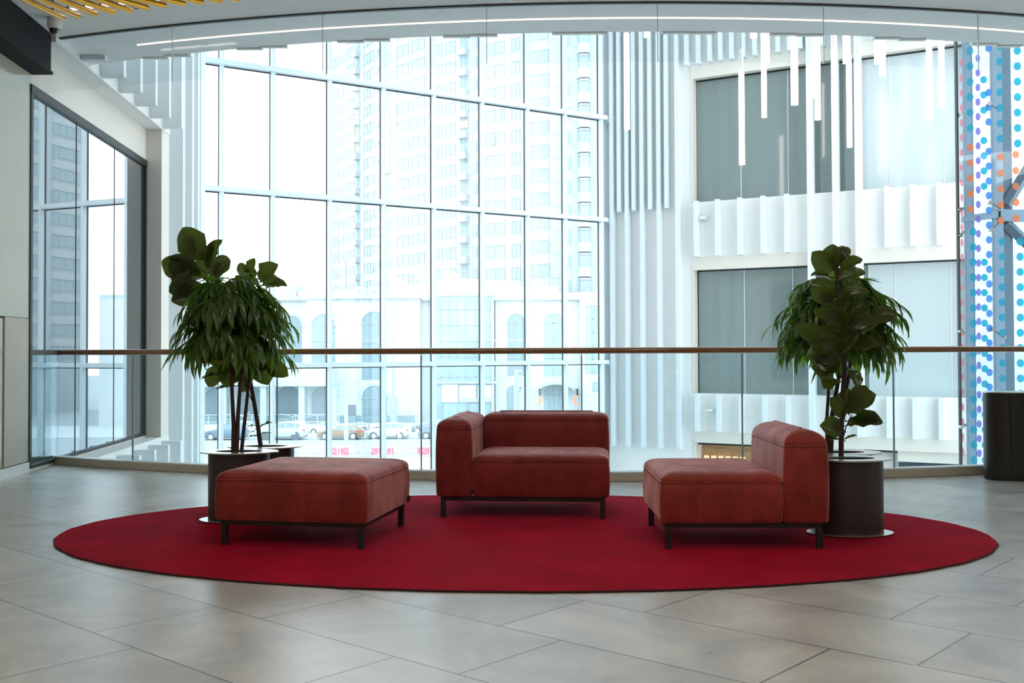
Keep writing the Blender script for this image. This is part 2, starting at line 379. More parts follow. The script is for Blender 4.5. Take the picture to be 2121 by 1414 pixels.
# balustrade
bal = empty('glass_balustrade', label='curved frameless glass balustrade with wooden handrail on a beige curb', cat='balustrade')
def ribbon(mb, c, r0, r1, x0, x1, z0, z1, mat, n):
    A = arc_poly(c, r0, x0, x1, n); B = arc_poly(c, r1, x0, x1, n); mb.prism(A + B[::-1], z0, z1, mat)
XE = -4.93
f = MB(); strip_ring(f, ARC_C, ARC_R, ARC_C, ARC_R - .11, XE, 8.4, 0.002, .075, 'curb_stone', 60); f.obj('curb', bal)
f = MB(); strip_ring(f, ARC_C, ARC_R + .004, ARC_C, ARC_R - .11, XE, 8.4, .075, .088, 'curb_top', 60); f.obj('curb_cap', bal)
bx = [x_at_px(p, ARC_C, ARC_R) for p in (-60, 271, 571, 871, 1205, 1539, 1854, 2140, 2400)]; bx[0] = XE
RC = ARC_R - .05
for a, b in zip(bx[:-1], bx[1:]):
    g = MB(); ribbon(g, ARC_C, RC, RC - .018, a + .006, b - .006, .088, 1.178, 'rail_glass', 6); g.obj('glass_panel', bal)
    e = MB(); y = arcY(b, ARC_C, RC); e.box(b - .006, b + .006, y, y + .018, .088, 1.17, 'steel_paint'); e.obj('panel_joint', bal)
# handrail: rounded bar following the arc
def sweep_arc(mb, xs_, c, r, zc, prof, mat):
    rings = []
    for x in xs_:
        y = arcY(x, c, r); nx, ny = (x - c[0]) / r, (y - c[1]) / r
        rings.append([(x + nx * u, y + ny * u, zc + v) for u, v in prof])
    mb.loft(rings, mat)
prof = [(.036 * cos(t) * (abs(cos(t)) ** -.35 if abs(cos(t)) > .01 else 1), .029 * sin(t) * (abs(sin(t)) ** -.35 if abs(sin(t)) > .01 else 1)) for t in [2 * pi * k / 20 for k in range(20)]]
f = MB(); n_ = 70; x0_ = x_at_px(108, ARC_C, RC)
sweep_arc(f, [x0_ + (8.4 - x0_) * i / n_ for i in range(n_ + 1)], ARC_C, RC - .009, 1.203, prof, 'handrail_wood'); f.obj('handrail', bal, smooth=40)
yE = arcY(XE, ARC_C, RC)
f = MB(); f.box(-4.945, -4.875, 10.62, yE + .02, 1.176, 1.23, 'handrail_dark'); f.obj('handrail_return', bal, label='dark handrail end piece at the left wall')
f = MB(); f.box(-4.925, -4.905, 10.66, yE, .03, 1.176, 'rail_glass'); f.obj('glass_return', bal)

# hall back and side walls (behind / beside the camera)
f = MB(); f.box(-3.7, HX, -8.2, -8, 0, CEIL, 'white_paint'); tag(f.obj('wall_back'), kind='structure')
f = MB(); f.box(HX, HX + .2, -8, 13, 0, CEIL, 'white_paint'); tag(f.obj('wall_right_side'), kind='structure')

# left wall, hall side: plaster jamb + glossy panels
wl = struct('wall_left', 'beige panelled left wall')
YL0, YL1 = -8.0, 10.62
def LW(a, b, z): return (XL(a) + b, a, z)   # a = world Y, b = out into the hall
f = MB(); f.box(YL0, YL1, -.35, -.04, 0, CEIL, 'beige_plaster', LW); f.obj('wall_core', wl)
f = MB(); f.box(YL0, YL1, -.04, 0, 1.55, 4.08, 'beige_glossy', LW); f.obj('upper_panel', wl)
f = MB(); f.box(10.02, YL1, -.04, 0, .11, 1.545, 'beige_plaster', LW); f.obj('jamb_panel', wl)
f = MB(); f.box(8.6, 10.0, -.04, -.012, .11, 1.53, 'beige_glossy', LW); f.obj('lower_panel', wl)
f = MB(); f.box(YL0, 8.58, -.04, -.004, .11, 1.545, 'beige_plaster', LW); f.obj('jamb_panel', wl)
f = MB(); f.box(YL0, YL1, -.04, .012, 0, .10, 'curb_top', LW); f.obj('skirting', wl)
f = MB(); f.box(8.0, 10.64, -.2, .2, 4.06, 4.445, 'dark_panel', LW); f.box(8.0, 10.66, -.2, .215, 4.03, 4.06, 'dark_panel', LW)
tag(f.obj('ceiling_bulkhead'), 'black box bulkhead under the ceiling above the beige panel', 'bulkhead')

# ================================================================== ATRIUM, left side
wa = struct('wall_atrium_left', 'white atrium wall with projecting vertical fins')
f = MB(); f.box(10.62, 15.35, -.5, 0.0, 3.93, 16, 'cream_paint', LW)
f.box(10.62, 15.35, -.5, 0, -8, .03, 'cream_paint', LW); f.obj('wall_core', wa)
f = MB(); f.box(10.7, 15.35, 0, .23, 4.38, 16, 'white_paint', LW); f.obj('bulkhead', wa)
f = MB(); f.box(11.35, 15.35, 0, .23, -8, 0, 'white_paint', LW); f.obj('ledge', wa)
f = MB(); f.box(14.93, 15.35, -.5, .22, 0, 4.38, 'cream_paint', LW); f.obj('pillar', wa)
for k in range(6):
    y = 11.43 + .7 * k
    f = MB(); f.box(y, y + .10, .23, .50, 4.40, 15.9, 'fin_paint', LW); f.obj('fin', wa)
    if y > 11.5: f = MB(); f.box(y, y + .10, .23, .50, -7.9, -.055, 'fin_paint', LW); f.obj('fin', wa)
# curved run of full height fins beyond the pillar
tips = [(378, 15.9), (397, 16.6), (409, 17.3), (415, 18.0), (418, 18.7), (420, 19.4), (421, 20.1), (421, 20.8), (420, 21.5)]
prev = (XL(15.35), 15.35)
f = MB()
for px, Y in tips:
    X = (px - CX) / FPX * Y; b = (X - .38, Y + .3)
    f.hexa([(prev[0] - .3, prev[1], -8), (prev[0], prev[1], -8), (b[0], b[1], -8), (b[0] - .3, b[1], -8), (prev[0] - .3, prev[1], 16), (prev[0], prev[1], 16), (b[0], b[1], 16), (b[0] - .3, b[1], 16)], 'white_paint'); prev = b
f.obj('curved_wall', wa)
for i, (px, Y) in enumerate(tips):
    X = (px - CX) / FPX * Y
    f = MB(); f.box(X - .40, X, Y, Y + .10, -7.9, 15.9, 'fin_paint'); f.obj('fin', wa)
# glazed shopfront in the left wall
wn = struct('window_1', 'dark framed mirror-like shop window in the left wall')
f = MB(); f.box(10.62, 14.93, -.06, -.02, .06, 3.88, 'shop_mirror_glass', LW); f.obj('pane', wn)
f = MB(); f.box(10.62, 14.93, -.10, .015, 3.84, 3.93, 'black_gasket', LW); f.box(14.86, 14.93, -.10, .012, .03, 3.9, 'black_gasket', LW); f.box(10.62, 10.68, -.1, .012, .03, 3.9, 'black_gasket', LW)
f.box(10.62, 14.93, -.1, .012, .03, .06, 'black_gasket', LW); f.obj('window_frame', wn)
for y in (12.05, 13.5):
    f = MB(); f.box(y, y + .012, -.065, -.015, .06, 3.85, 'black_gasket', LW); f.obj('pane_joint', wn)
f = MB(); f.box(10.6, 15.3, -3.5, -.5, 0, .03, 'pavement', LW); f.box(10.6, 15.3, -3.5, -.5, 3.93, 4.0, 'shop_interior', LW); f.box(10.6, 15.3, -3.6, -3.5, 0, 4, 'shop_interior', LW)
f.box(15.3, 15.35, -3.5, -.5, 0, 4, 'shop_interior', LW); f.box(10.55, 10.6, -3.5, -.5, 0, 4, 'shop_interior', LW); f.obj('shop_room', wn)

# ================================================================== CURTAIN WALL
CC = 41.9; CDIR = Vector((.844, .536)); CN = Vector((.536, -.844))   # direction and normal to the atrium
def curt(q): Y = CC / (1.575 - q); return Vector((q * Y, Y))
O_ = curt((1240 - CX) / FPX)
CF = frame2(O_, CDIR, CN)
def s_of_px(px): return (curt((px - CX) / FPX) - O_).dot(CDIR)
cw = struct('window_2', 'tall glazed curtain wall with pale blue mullions')
mpx = [451, 557.6, 675.6, 787.5, 892.3, 992.7, 1086.9, 1165, 1240]
S0 = s_of_px(330)
mull = [s_of_px(330)] + [s_of_px(p) for p in mpx]
ZT = [-3.35, .90, 4.70, 7.44, 10.2, 13.0]
for i, s_ in enumerate(mull):
    f = MB(); f.box(s_ + .01, s_ + .085, .0, .13, -7.9, 16, 'mullion_paint', CF); f.obj('mullion', cw)
    f = MB(); f.box(s_ - .004, s_ + .012, -.03, .010, -7.9, 16, 'black_gasket', CF); f.obj('gasket', cw)
for j, z in enumerate(ZT):
    f = MB(); f.box(S0, .30, .0, .17, z - .05, z + .055, 'mullion_paint', CF); f.box(.27, .42, -.02, .24, z - .12, z + .05, 'mullion_paint', CF); f.obj('transom', cw)
    f = MB(); f.box(S0, .0, -.02, .014, z - .075, z - .05, 'black_gasket', CF); f.obj('gasket', cw)
zz = [-7.9] + ZT + [16]
for i in range(len(mull) - 1):
    for j in range(len(zz) - 1):
        f = MB(); f.box(mull[i] + .012, mull[i + 1] - .02, -.012, .0, zz[j] + .0, zz[j + 1] - .0, 'curtain_glass', CF); f.obj('pane', cw)
f = MB(); f.box(.09, .36, -.06, -.0, -7.9, 16, 'mullion_paint', CF); f.obj('end_panel', cw)

# ================================================================== ATRIUM, right wall
RC0 = (2.61, 28.26); RD = (.871, -.491); RN = (-.491, -.871)
RW = frame2(RC0, RD, RN)
def t_of_px(px): q = (px - CX) / FPX; return (RC0[1] * q - RC0[0]) / (RD[0] - RD[1] * q)
wr = struct('wall_atrium_right', 'white atrium wall with vertical fins and shop windows')
tW0, tW1, tEnd = t_of_px(1437), t_of_px(1990), 17.0
tL0 = tW0
bands = [(8.25, 16), (3.30, 5.02), (-1.13, .10)]
f = MB(); f.box(-.3, tW0, -.6, 0, -8, 16, 'white_paint', RW); f.box(tW1 + .2, tEnd, -.6, 0, -8, 16, 'white_paint', RW)
for z0, z1 in bands: f.box(tW0, tW1 + .2, -.6, 0, z0, z1, 'white_paint', RW)
f.box(tW0, tW1 + .2, -.6, 0, -8, -4.6, 'white_paint', RW); f.obj('wall_core', wr)
# cream lintels
for z0, z1 in ((8.22, 8.55), (3.27, 3.60), (-1.16, -.86)):
    f = MB(); f.box(tW0 - .04, tW1 + .2, -.2, .02, z0, z1, 'cream_paint', RW); f.obj('lintel', wr)
for z0, z1 in ((5.02, 8.25), (.10, 3.3), (-4.6, -1.13)):
    f = MB(); f.box(tW0 - .04, tW0 + .02, -.25, .015, z0, z1, 'cream_paint', RW); f.obj('jamb', wr)
def fin(px, z0, z1, dep=.22, th=.10):
    t = t_of_px(px); f = MB(); f.box(t, t + th, 0, dep, z0, z1, 'fin_paint', RW); f.obj('fin', wr)
for px in (1271, 1302, 1333, 1368, 1406): fin(px, -1.33, 15.9)
for px in (1286, 1316, 1350, 1384): fin(px, 4.9, 15.9)
band_px = [1444, 1488, 1534, 1582, 1631, 1838, 1891, 1945]
for px in band_px:
    fin(px, 3.60, 5.03); fin(px, -.86, .10)
for a, b in zip([1427, 1451, 1475, 1497, 1520, 1544, 1568, 1592, 1616, 1640, 1663, 1708, 1755, 1812, 1838, 1865, 1891, 1918, 1945, 1970], range(20)): fin(a, 8.56, 15.9)
for px in (1679, 1731, 1778): fin(px, -.86, 15.9, .24, .14)
# shop windows
def shop(name, label, z0, z1, splits, mats_):
    wnd = struct(name, label)
    for (a, b), mt in zip(zip(splits[:-1], splits[1:]), mats_):
        ta, tb = t_of_px(a), t_of_px(b)
        f = MB(); f.box(ta + .008, tb - .008, -.30, -.27, z0, z1, mt, RW); f.obj('pane', wnd)
        f = MB(); f.box(tb - .008, tb + .008, -.30, -.262, z0, z1, 'curb_top', RW); f.obj('pane_joint', wnd)
    f = MB(); f.box(tW0, tW1 + .2, -.33, -.25, z1 - .03, z1 + .01, 'black_gasket', RW); f.obj('window_frame', wnd)
    f = MB(); f.box(tW0, tW1 + .2, -5.0, -4.9, z0, z1, 'shop_interior', RW); f.box(tW0 - .1, tW0, -5, -.6, z0, z1, 'shop_interior', RW); f.box(tW1 + .2, tW1 + .3, -5, -.6, z0, z1, 'shop_interior', RW)
    f.box(tW0, tW1 + .2, -5, -.6, z0 - .1, z0, 'shop_interior', RW); f.box(tW0, tW1 + .2, -5, -.6, z1, z1 + .1, 'shop_interior', RW); f.obj('shop_room', wnd)
    return wnd
shop('window_3', 'upper dark shop window high on the right atrium wall', 5.02, 8.22, [1437, 1531, 1630, 1684, 1735, 1781, 1843, 1957, 2003], ['shop_dark_glass'] * 5 + ['shop_frost_glass'] * 3)
shop('window_4', 'lower dark shop window level with the hall floor on the right atrium wall', .10, 3.27, [1440, 1536, 1637, 1738, 1796, 1852, 1968, 2006], ['shop_dark_glass'] * 4 + ['shop_frost_glass'] * 3)
w5 = struct('window_5', 'ground floor shopfronts at the foot of the right atrium wall')
f = MB(); f.box(t_of_px(1440), t_of_px(1552), -.5, -.42, -4.6, -1.16, 'shop_wood', RW); f.obj('warm_shop_panel', w5)
f = MB()
for i in range(6):
    f.box(t_of_px(1446 + i * 15), t_of_px(1456 + i * 15), -.43, -.38, -1.62, -1.52, 'shelf_led', RW)
f.obj('shelf_light', w5)
f = MB(); f.box(t_of_px(1438), t_of_px(1552), -.30, -.22, -1.23, -1.16, 'black_gasket', RW); f.box(t_of_px(1783), t_of_px(1853), -.30, -.22, -1.23, -1.16, 'black_gasket', RW); f.obj('shade_rail', w5)
f = MB(); f.box(t_of_px(1552), t_of_px(1855), -.5, -.42, -4.6, -1.16, 'cream_paint', RW); f.obj('cream_panel', w5)
f = MB(); f.box(t_of_px(1855), t_of_px(2005), -.5, -.25, -4.6, -1.42, 'slate', RW); f.obj('slate_panel', w5)
f = MB(); f.box(t_of_px(1855), t_of_px(2005), -.5, -.1, -1.42, -1.16, 'cream_paint', RW); f.obj('cream_panel', w5)

# unseen atrium roof, skylights added to brighten the walls; lower atrium floor
rf = struct('ceiling_2', 'unseen atrium roof with skylights added to brighten the walls')
f = MB()
for k in range(8):
    f.box(-9, 18, 10.3 + k * 2.7, 12.2 + k * 2.7, 16.0, 16.25, 'white_paint')
f.box(-9, -5.2, 10, 32, 15.95, 16.2, 'white_paint'); f.obj('roof_beams', rf)
f = MB(); f.box(-9, 18, 10.5, 31, 16.25, 16.27, 'added_skylight_glass'); f.obj('added_skylight', rf)
f = MB(); f.box(-9, 18, 9.9, 34, -8.2, -7.95, 'pavement'); tag(f.obj('floor_2'), 'ground floor of the atrium far below', kind='structure')
# slab edge wall under our floor
f = MB(); A = arc_poly(ARC_C, ARC_R - .10, -5.1, HX, 40); B = arc_poly(ARC_C, ARC_R + .25, -5.1, HX, 40)
f.prism(A + B[::-1], -8, -.45, 'white_paint'); tag(f.obj('wall_below'), kind='structure')
# wall above our ceiling on the atrium side
f = MB(); A = arc_poly(SOF_C, SOF_R, -5.1, HX, 40); B = arc_poly(SOF_C, SOF_R + .3, -5.1, HX, 40)
f.prism(A + B[::-1], CEIL + .5, 16.0, 'white_paint'); tag(f.obj('wall_above'), kind='structure')

# ================================================================== RIGHT: dotted glass screen and steel frame
YG = 16.2
sg = empty('dotted_glass_screen', label='frameless glass screen covered in coloured dots at the right edge', cat='glass screen')
def gx(px, Y=YG): return (px - CX) / FPX * Y
f = MB(); f.box(gx(1989), gx(2330), YG, YG + .02, -2.2, 15, 'screen_glass'); f.obj('pane', sg)
f = MB(); f.box(gx(1986), gx(1989.5), YG - .02, YG + .05, -2.2, 15, 'black_gasket'); f.obj('edge_seal', sg)
def dots(pts, mat, rx, ry):
    f = MB()
    for px, py in pts:
        c = at(px, py, YG - .012); n = 20
        f.loft([[(c.x + rx * cos(2 * pi * k / n), c.y, c.z + ry * sin(2 * pi * k / n)) for k in range(n)], [(c.x + rx * cos(2 * pi * k / n), c.y + .004, c.z + ry * sin(2 * pi * k / n)) for k in range(n)]], mat)
    f.obj('dot_film', sg)
def col(x, y0, y1, step, skip=()): return [(x + .004 * (y - 300), y) for k, y in enumerate([y0 + step * i for i in range(int((y1 - y0) / step) + 1)]) if k not in skip]
dots(col(1987 + 5, 130, 940, 31), 'dot_pink', .022, .062)
dots(col(2026, 90, 960, 30.3), 'dot_purple', .036, .058)
dots(col(2048, 100, 960, 30.5, (1, 2, 6)), 'dot_blue', .048, .058)
dots(col(2038, 165, 960, 31.5, (3, 8, 9, 10, 11)), 'dot_cyan', .052, .056)
dots(col(2010, 105, 270, 32) + col(2015, 480, 960, 31.5), 'dot_cyan', .05, .064)
dots(col(2010, 305, 450, 32) + col(2073, 325, 470, 33) + col(2104, 320, 470, 33), 'dot_orange', .05, .058)
dots(col(2072, 95, 300, 32) + col(2075, 500, 960, 31.5), 'dot_cyan', .052, .06)
dots(col(2108, 105, 300, 32) + col(2112, 500, 960, 31.5), 'dot_cyan', .056, .062)
# spider fittings
def spider(px, py, dx, dy):
    f = MB(); a = at(px, py, YG - .03); b = at(px + dx, py + dy, YG + .35)
    f.tube([a + Vector((0, -.02, 0)), a + Vector((0, .05, 0))], .032, 'chrome', 14)
    f.tube([a, b], .012, 'black_steel', 8); f.tube([b - Vector((0, .03, 0)), b + Vector((0, .05, 0))], .024, 'chrome', 12)
    f.obj('spider_fitting', sg, smooth=40)
for a in ((2049, 215, 20, 12), (2052, 419, 22, 14), (2054, 475, 18, -16), (2057, 682, 23, 17), (1989, 237, 6, -6), (1989, 434, 5, -2), (1990, 487, 5, -6), (1991, 686, 5, 3), (1992, 884, 6, -4)): spider(*a)
st = empty('steel_frame', label='grey-blue steel column and diagonal bracing frame behind the dotted glass', cat='steel frame')
YS = 17.0
def sbox(px0, px1, z0, z1, name, mat='steel_paint', Y=YS, d=.18):
    f = MB(); f.box(gx(px0, Y), gx(px1, Y), Y, Y + d, z0, z1, mat); f.obj(name, st, bevel=.008)
sbox(2002, 2018, -8, 15, 'column', d=.06); sbox(2016, 2021, -8, 15, 'column_flange', 'steel_dark', YS + .065, .05)
sbox(2061, 2082, -8, 15, 'column', d=.08); sbox(2080, 2101, -8, 15, 'column_flange', 'steel_dark', YS + .085, .1)
def zpx(py, Y): return EYE + (724 - py) * Y / FPX
f = MB(); ga, gb_ = gx(1999, YS), gx(2075, YS); f.hexa([(ga, YS - .02, zpx(460, YS)), (gb_, YS - .02, zpx(450, YS)), (gb_, YS + .1, zpx(450, YS)), (ga, YS + .1, zpx(460, YS)), (ga, YS - .02, zpx(447, YS)), (gb_, YS - .02, zpx(436, YS)), (gb_, YS + .1, zpx(436, YS)), (ga, YS + .1, zpx(447, YS))], 'steel_paint'); f.obj('beam', st)
f = MB(); f.box(gx(2070, YS), gx(2300, YS), YS - .02, YS + .12, zpx(458, YS), zpx(434, YS), 'steel_paint'); f.obj('beam', st)
for (a, b) in (((2084, 425), (2135, 340)), ((2084, 462), (2135, 512))):
    f = MB(); f.tube([at(*a, YS + .05), at(*b, YS + .05)], .09, 'steel_dark', 4); f.obj('brace', st)

# ================================================================== LIGHT FITTINGS
def pendant(px, y_bot, wpx, label, y_top=None):
    Y = .13 * FPX / wpx; b = at(px, y_bot, Y); L_ = 2.0 if y_top is None else (y_bot - y_top) * Y / FPX
    r = empty('pendant_lamp', (b.x, b.y, b.z), label=label, cat='pendant lamp', group='glowing tube pendants in the atrium')
    f = MB(); f.cyl((0, 0), .06, 0, L_, 'lamp_tube', 20); f.obj('tube', r, smooth=40)
    f = MB(); f.cyl((0, 0), .045, L_, L_ + .45, 'lamp_cap', 16); f.obj('cap', r, smooth=40)
    f = MB(); f.cyl((0, 0), .006, L_ + .45, 16 - b.z, 'steel_dark', 6); f.obj('cable', r)
P_ = [(1299, 268, 13, 'slim tube pendant hanging in front of the white fins beside the glazed wall', None),
      (1340, 77, 14, 'tube pendant with only its tip showing above the white fins', None),
      (1537, 341, 13, 'longest-hanging glowing tube pendant over the dark shop window, lowest of all', 145),
      (1561, 78, 15, 'tube pendant whose tip just shows between the two leftmost long tubes', None),
      (1583, 243, 12, 'second long tube pendant from the left over the dark window', None),
      (1588, 129, 14, 'short tube pendant overlapping the second long tube', None),
      (1646, 217, 16, 'thick tube pendant in the middle of the dark window', None),
      (1690, 202, 15, 'tube pendant ending just above its slimmer twin beside the white column fin', None),
      (1694, 248, 13, 'tube pendant crossing the first white column fin', None),
      (1729, 284, 13, 'tube pendant hanging over the second white column fin', 100),
      (1752, 131, 13, 'short tube pendant behind the one beside the third column fin', None),
      (1760, 305, 12, 'tube pendant hanging beside the third white column fin', 112),
      (1817, 132, 13, 'shorter tube of the close pair above the frosted window', None),
      (1828, 156, 14, 'longer tube of the close pair above the frosted window', None),
      (1926, 249, 13, 'long tube pendant near the right end of the upper window', None),
      (1951, 224, 13, 'tube pendant just left of the dotted glass edge', None),
      (1975, 212, 11, 'tube pendant touching the black edge of the dotted glass', None),
      (2109, 254, 11, 'tube pendant seen through the dotted glass', None)]
for a in P_: pendant(*a[:4], y_top=a[4])

# gold ceiling tubes, fanned
ends = [((132, 38), (54, 0)), ((165, 35), (88, 0)), (( 200, 30), (128, 0)), ((237, 26), (165, 0)), ((273, 23), (202, -2)), ((308, 17), (240, -3)), ((344, 12), (276, -5)), ((383, 8), (320, -8)), ((421, 5), (360, -10)), ((460, 2), (400, -12)), ((497, -1), (440, -14))]
ordn = ['nearest the security camera', 'second from the security camera', 'third from the security camera', 'fourth from the security camera', 'fifth from the security camera', 'sixth from the security camera', 'seventh from the security camera', 'eighth from the security camera', 'ninth from the security camera', 'tenth from the security camera', 'farthest from the security camera']
for (a, b), o in zip(ends, ordn):
    zt = 4.27
    p = ground(*a, zt); q = ground(*b, zt); d = (q - p).normalized(); q2 = p + d * 1.15
    r = empty('ceiling_tube', (p.x, p.y, zt), label='gold metal ceiling tube, ' + o, cat='ceiling tube', group='gold tubes fanned under the ceiling')
    f = MB(); L_ = [Vector((0, 0, 0)) + d * t for t in (0, .004, .012, 1.15)]
    f.tube([tuple(x) for x in L_], [.012, .022, .027, .027], 'gold_metal', 16); f.obj('tube', r, smooth=40)
    f = MB(); h = d * .16; f.cyl((h.x, h.y), .008, .02, CEIL - zt, 'black_steel', 8); f.obj('hanger', r)
f = MB(); a = ground(150, 18, CEIL); b = ground(330, -3, CEIL); d = (b - a).normalized(); n = Vector((-d.y, d.x, 0)) * .018
f.hexa([tuple(p + Vector((0, 0, z))) for z in (-.012, .01) for p in (a - n, b - n, b + n, a + n)], 'led_white'); tag(f.obj('linear_ceiling_light'), 'white linear light slot in the ceiling behind the gold tubes', 'ceiling light')
dl = ground(280, 12, CEIL)
r = empty('downlight', (dl.x, dl.y, CEIL), label='small round white downlight among the gold tubes', cat='downlight')
f = MB(); f.cyl((0, 0), .07, -.012, 0, 'white_plastic', 24); f.obj('trim_ring', r); f = MB(); f.cyl((0, 0), .045, -.02, -.012, 'chrome', 20); f.obj('reflector', r)
dc = ground(113, 38, CEIL)
r = empty('dome_camera', (dc.x, dc.y, CEIL), label='white security camera with black dome under the ceiling corner', cat='security camera')
f = MB(); f.cyl((0, 0), .068, -.075, 0, 'white_plastic', 28); f.cyl((0, 0), .055, -.105, -.075, 'white_plastic', 28, r2=.068); f.obj('housing', r, smooth=35)
f = MB(); R_ = .05
f.loft([[(R_ * cos(t) * cos(2 * pi * k / 24), R_ * cos(t) * sin(2 * pi * k / 24), -.10 - .06 * sin(t)) for k in range(24)] for t in [i * pi / 2 / 7 for i in range(8)]], 'dark_dome'); f.obj('dome', r, smooth=60)
for nm, (px, py), lb in (('a', (1462, 452), 'tiny white wall camera under the upper shop window'), ('b', (1475, 850), 'tiny white wall camera under the lower shop window')):
    t = t_of_px(px); z = at(px, py, RC0[1] - .491 * t).z
    r = empty('wall_camera', RW(t, .0, z), atan2(RD[1], RD[0]), label=lb, cat='security camera')
    f = MB(); f.box(-.02, .09, -.05, 0, -.06, .05, 'white_plastic'); f.obj('bracket', r)
    f = MB(); f.tube([(-.12, -.10, 0), (.05, -.10, .0)], .045, 'white_plastic', 14); f.tube([(-.125, -.10, 0), (-.119, -.10, .0)], .03, 'dark_dome', 14); f.box(-.01, .03, -.10, 0, -.02, .02, 'white_plastic'); f.obj('camera_body', r, smooth=40)

# ================================================================== RUG
RUGZ = .014
rg = empty('oval_rug', (.035, 6.99, 0), radians(-2.9), label='large oval deep red rug under the seating', cat='rug')
def sup(a, b, n, e=2.0, cx_=0, cy_=0):
    out = []
    for k in range(n):
        t = 2 * pi * k / n; c, s = cos(t), sin(t)
        out.append((cx_ + a * math.copysign(abs(c) ** (2 / e), c), cy_ + b * math.copysign(abs(s) ** (2 / e), s)))
    return out
random.seed(3)
wob = [1 + .0012 * sin(k * .9) + .001 * random.uniform(-1, 1) for k in range(240)]
def rring(a, b, z, e=2.0): return [(x * wob[k], y * wob[k], z) for k, (x, y) in enumerate(sup(a, b, 240, e))]
f = MB(); f.loft([rring(3.02, 1.745, .001), rring(3.03, 1.755, .007), rring(3.023, 1.748, .0125)], 'rug_edge', cap1=False); f.obj('edge_binding', rg, smooth=60)
f = MB(); f.loft([rring(3.023, 1.748, .0125), rring(3.01, 1.735, RUGZ), rring(1.5, .9, RUGZ)], 'rug_pile', cap0=False); f.obj('pile', rg, smooth=60)

# ================================================================== SEATING
def rrect(x0, x1, y0, y1, r, z, n=6):
    r = max(min(r, (x1 - x0) / 2 - 1e-4, (y1 - y0) / 2 - 1e-4), 1e-4); out = []
    for cx_, cy_, a0 in ((x1 - r, y0 + r, -pi / 2), (x1 - r, y1 - r, 0), (x0 + r, y1 - r, pi / 2), (x0 + r, y0 + r, pi)):
        for k in range(n + 1): a = a0 + k * pi / 2 / n; out.append((cx_ + r * cos(a), cy_ + r * sin(a), z))
    # subdivide long straight runs so the top can crown smoothly
    return out
def cushion(x0, x1, y0, y1, z0, z1, seam, rt, mat, rv=.028, crown=.012, bulge=.006, flat_sides=()):
    """upholstered block: straight sides, piped seam, rounded crowned top"""
    rings = []; rr = lambda i, z: rings.append(rrect(x0 + i, x1 - i, y0 + i, y1 - i, rv + max(0, -i), z))
    rr(.016, z0); rr(.004, z0 + .006); rr(0, z0 + .02)
    for t in (.2, .4, .6, .8): rr(-bulge * sin(pi * t), z0 + .02 + (seam - z0 - .03) * t)
    rr(.0015, seam - .009); rr(.0045, seam - .004); rr(-.0025, seam - .0015); rr(-.0025, seam + .0015); rr(.0045, seam + .004); rr(.004, seam + .009)
    zt = z1 - crown
    for k in range(1, 10):
        a = k / 9 * pi / 2; rr(.004 + rt * (1 - cos(a)), seam + .009 + (zt - seam - .009) * sin(a))
    w_ = min(x1 - x0, y1 - y0) / 2 - rt - .004
    for s_ in (.15, .35, .6, .85, .97): rr(.004 + rt + w_ * s_, zt + crown * (1 - (1 - s_) ** 2))
    m_ = MB(); m_.loft(rings, mat); return m_
def legs_frame(root, x0, x1, y0, y1, zf0, zf1, lw=.036):
    f = MB(); t = lw
    f.box(x0, x1, y0, y0 + t, zf0, zf1, 'black_steel'); f.box(x0, x1, y1 - t, y1, zf0, zf1, 'black_steel')
    f.box(x0, x0 + t, y0 + t, y1 - t, zf0, zf1, 'black_steel'); f.box(x1 - t, x1, y0 + t, y1 - t, zf0, zf1, 'black_steel')
    f.obj('base_frame', root, bevel=.002)
    for x in (x0, x1 - t):
        for y in (y0, y1 - t):
            f = MB(); f.box(x, x + t, y, y + t, 0, zf0, 'black_steel'); f.obj('leg', root, bevel=.002)
# square ottoman
ot = empty('ottoman', (-1.798, 6.50, RUGZ), radians(-10.3), label='low square rust velvet ottoman without back, beside the left planters', cat='ottoman')
W_, D_ = .945, .915
cushion(-.03, W_, -.03, D_, .155, .475, .405, .115, 'velvet_warm').obj('seat_cushion', ot, smooth=60)
legs_frame(ot, 0, W_ - .03, 0, D_ - .03, .125, .153)
f = MB(); f.box(W_ + .002, W_ + .012, .84, .88, .165, .205, 'black_fabric'); f.obj('fabric_tag', ot)
# sofa with one arm
sf = empty('sofa', (.072, 7.47, RUGZ), radians(-5), label='dark red velvet one-armed sofa with low back, facing out in the middle of the rug', cat='sofa')
hx0, hx1, dp = -.622, .612, .93
cushion(hx0, hx0 + .258, 0, dp, .150, .716, .632, .095, 'velvet', crown=.01).obj('armrest', sf, smooth=60)
cushion(hx0 + .262, hx1, dp - .27, dp, .150, .722, .655, .11, 'velvet', crown=.01).obj('backrest', sf, smooth=60)
cushion(hx0 + .262, hx1, 0, dp - .272, .150, .472, .402, .11, 'velvet', crown=.014).obj('seat_cushion', sf, smooth=60)
legs_frame(sf, hx0 + .03, hx1 - .03, .03, dp - .03, .118, .148)
f = MB(); f.box(hx0 + .2585, hx0 + .2615, -.012, .05, .165, .20, 'black_fabric'); f.obj('fabric_tag', sf)
# armless chair, seat towards the middle
ch = empty('lounge_chair', (.884, 6.285, RUGZ), radians(-.6), label='rust velvet armless lounge chair seen from its side, backrest against the right planters', cat='lounge chair')
cushion(0, .728, 0, .93, .155, .475, .400, .11, 'velvet_warm', crown=.014).obj('seat_cushion', ch, smooth=60)
cushion(.736, 1.002, 0, .93, .155, .718, .612, .118, 'velvet_warm', crown=.01).obj('backrest', ch, smooth=60)
legs_frame(ch, .03, .97, .03, .90, .125, .153)

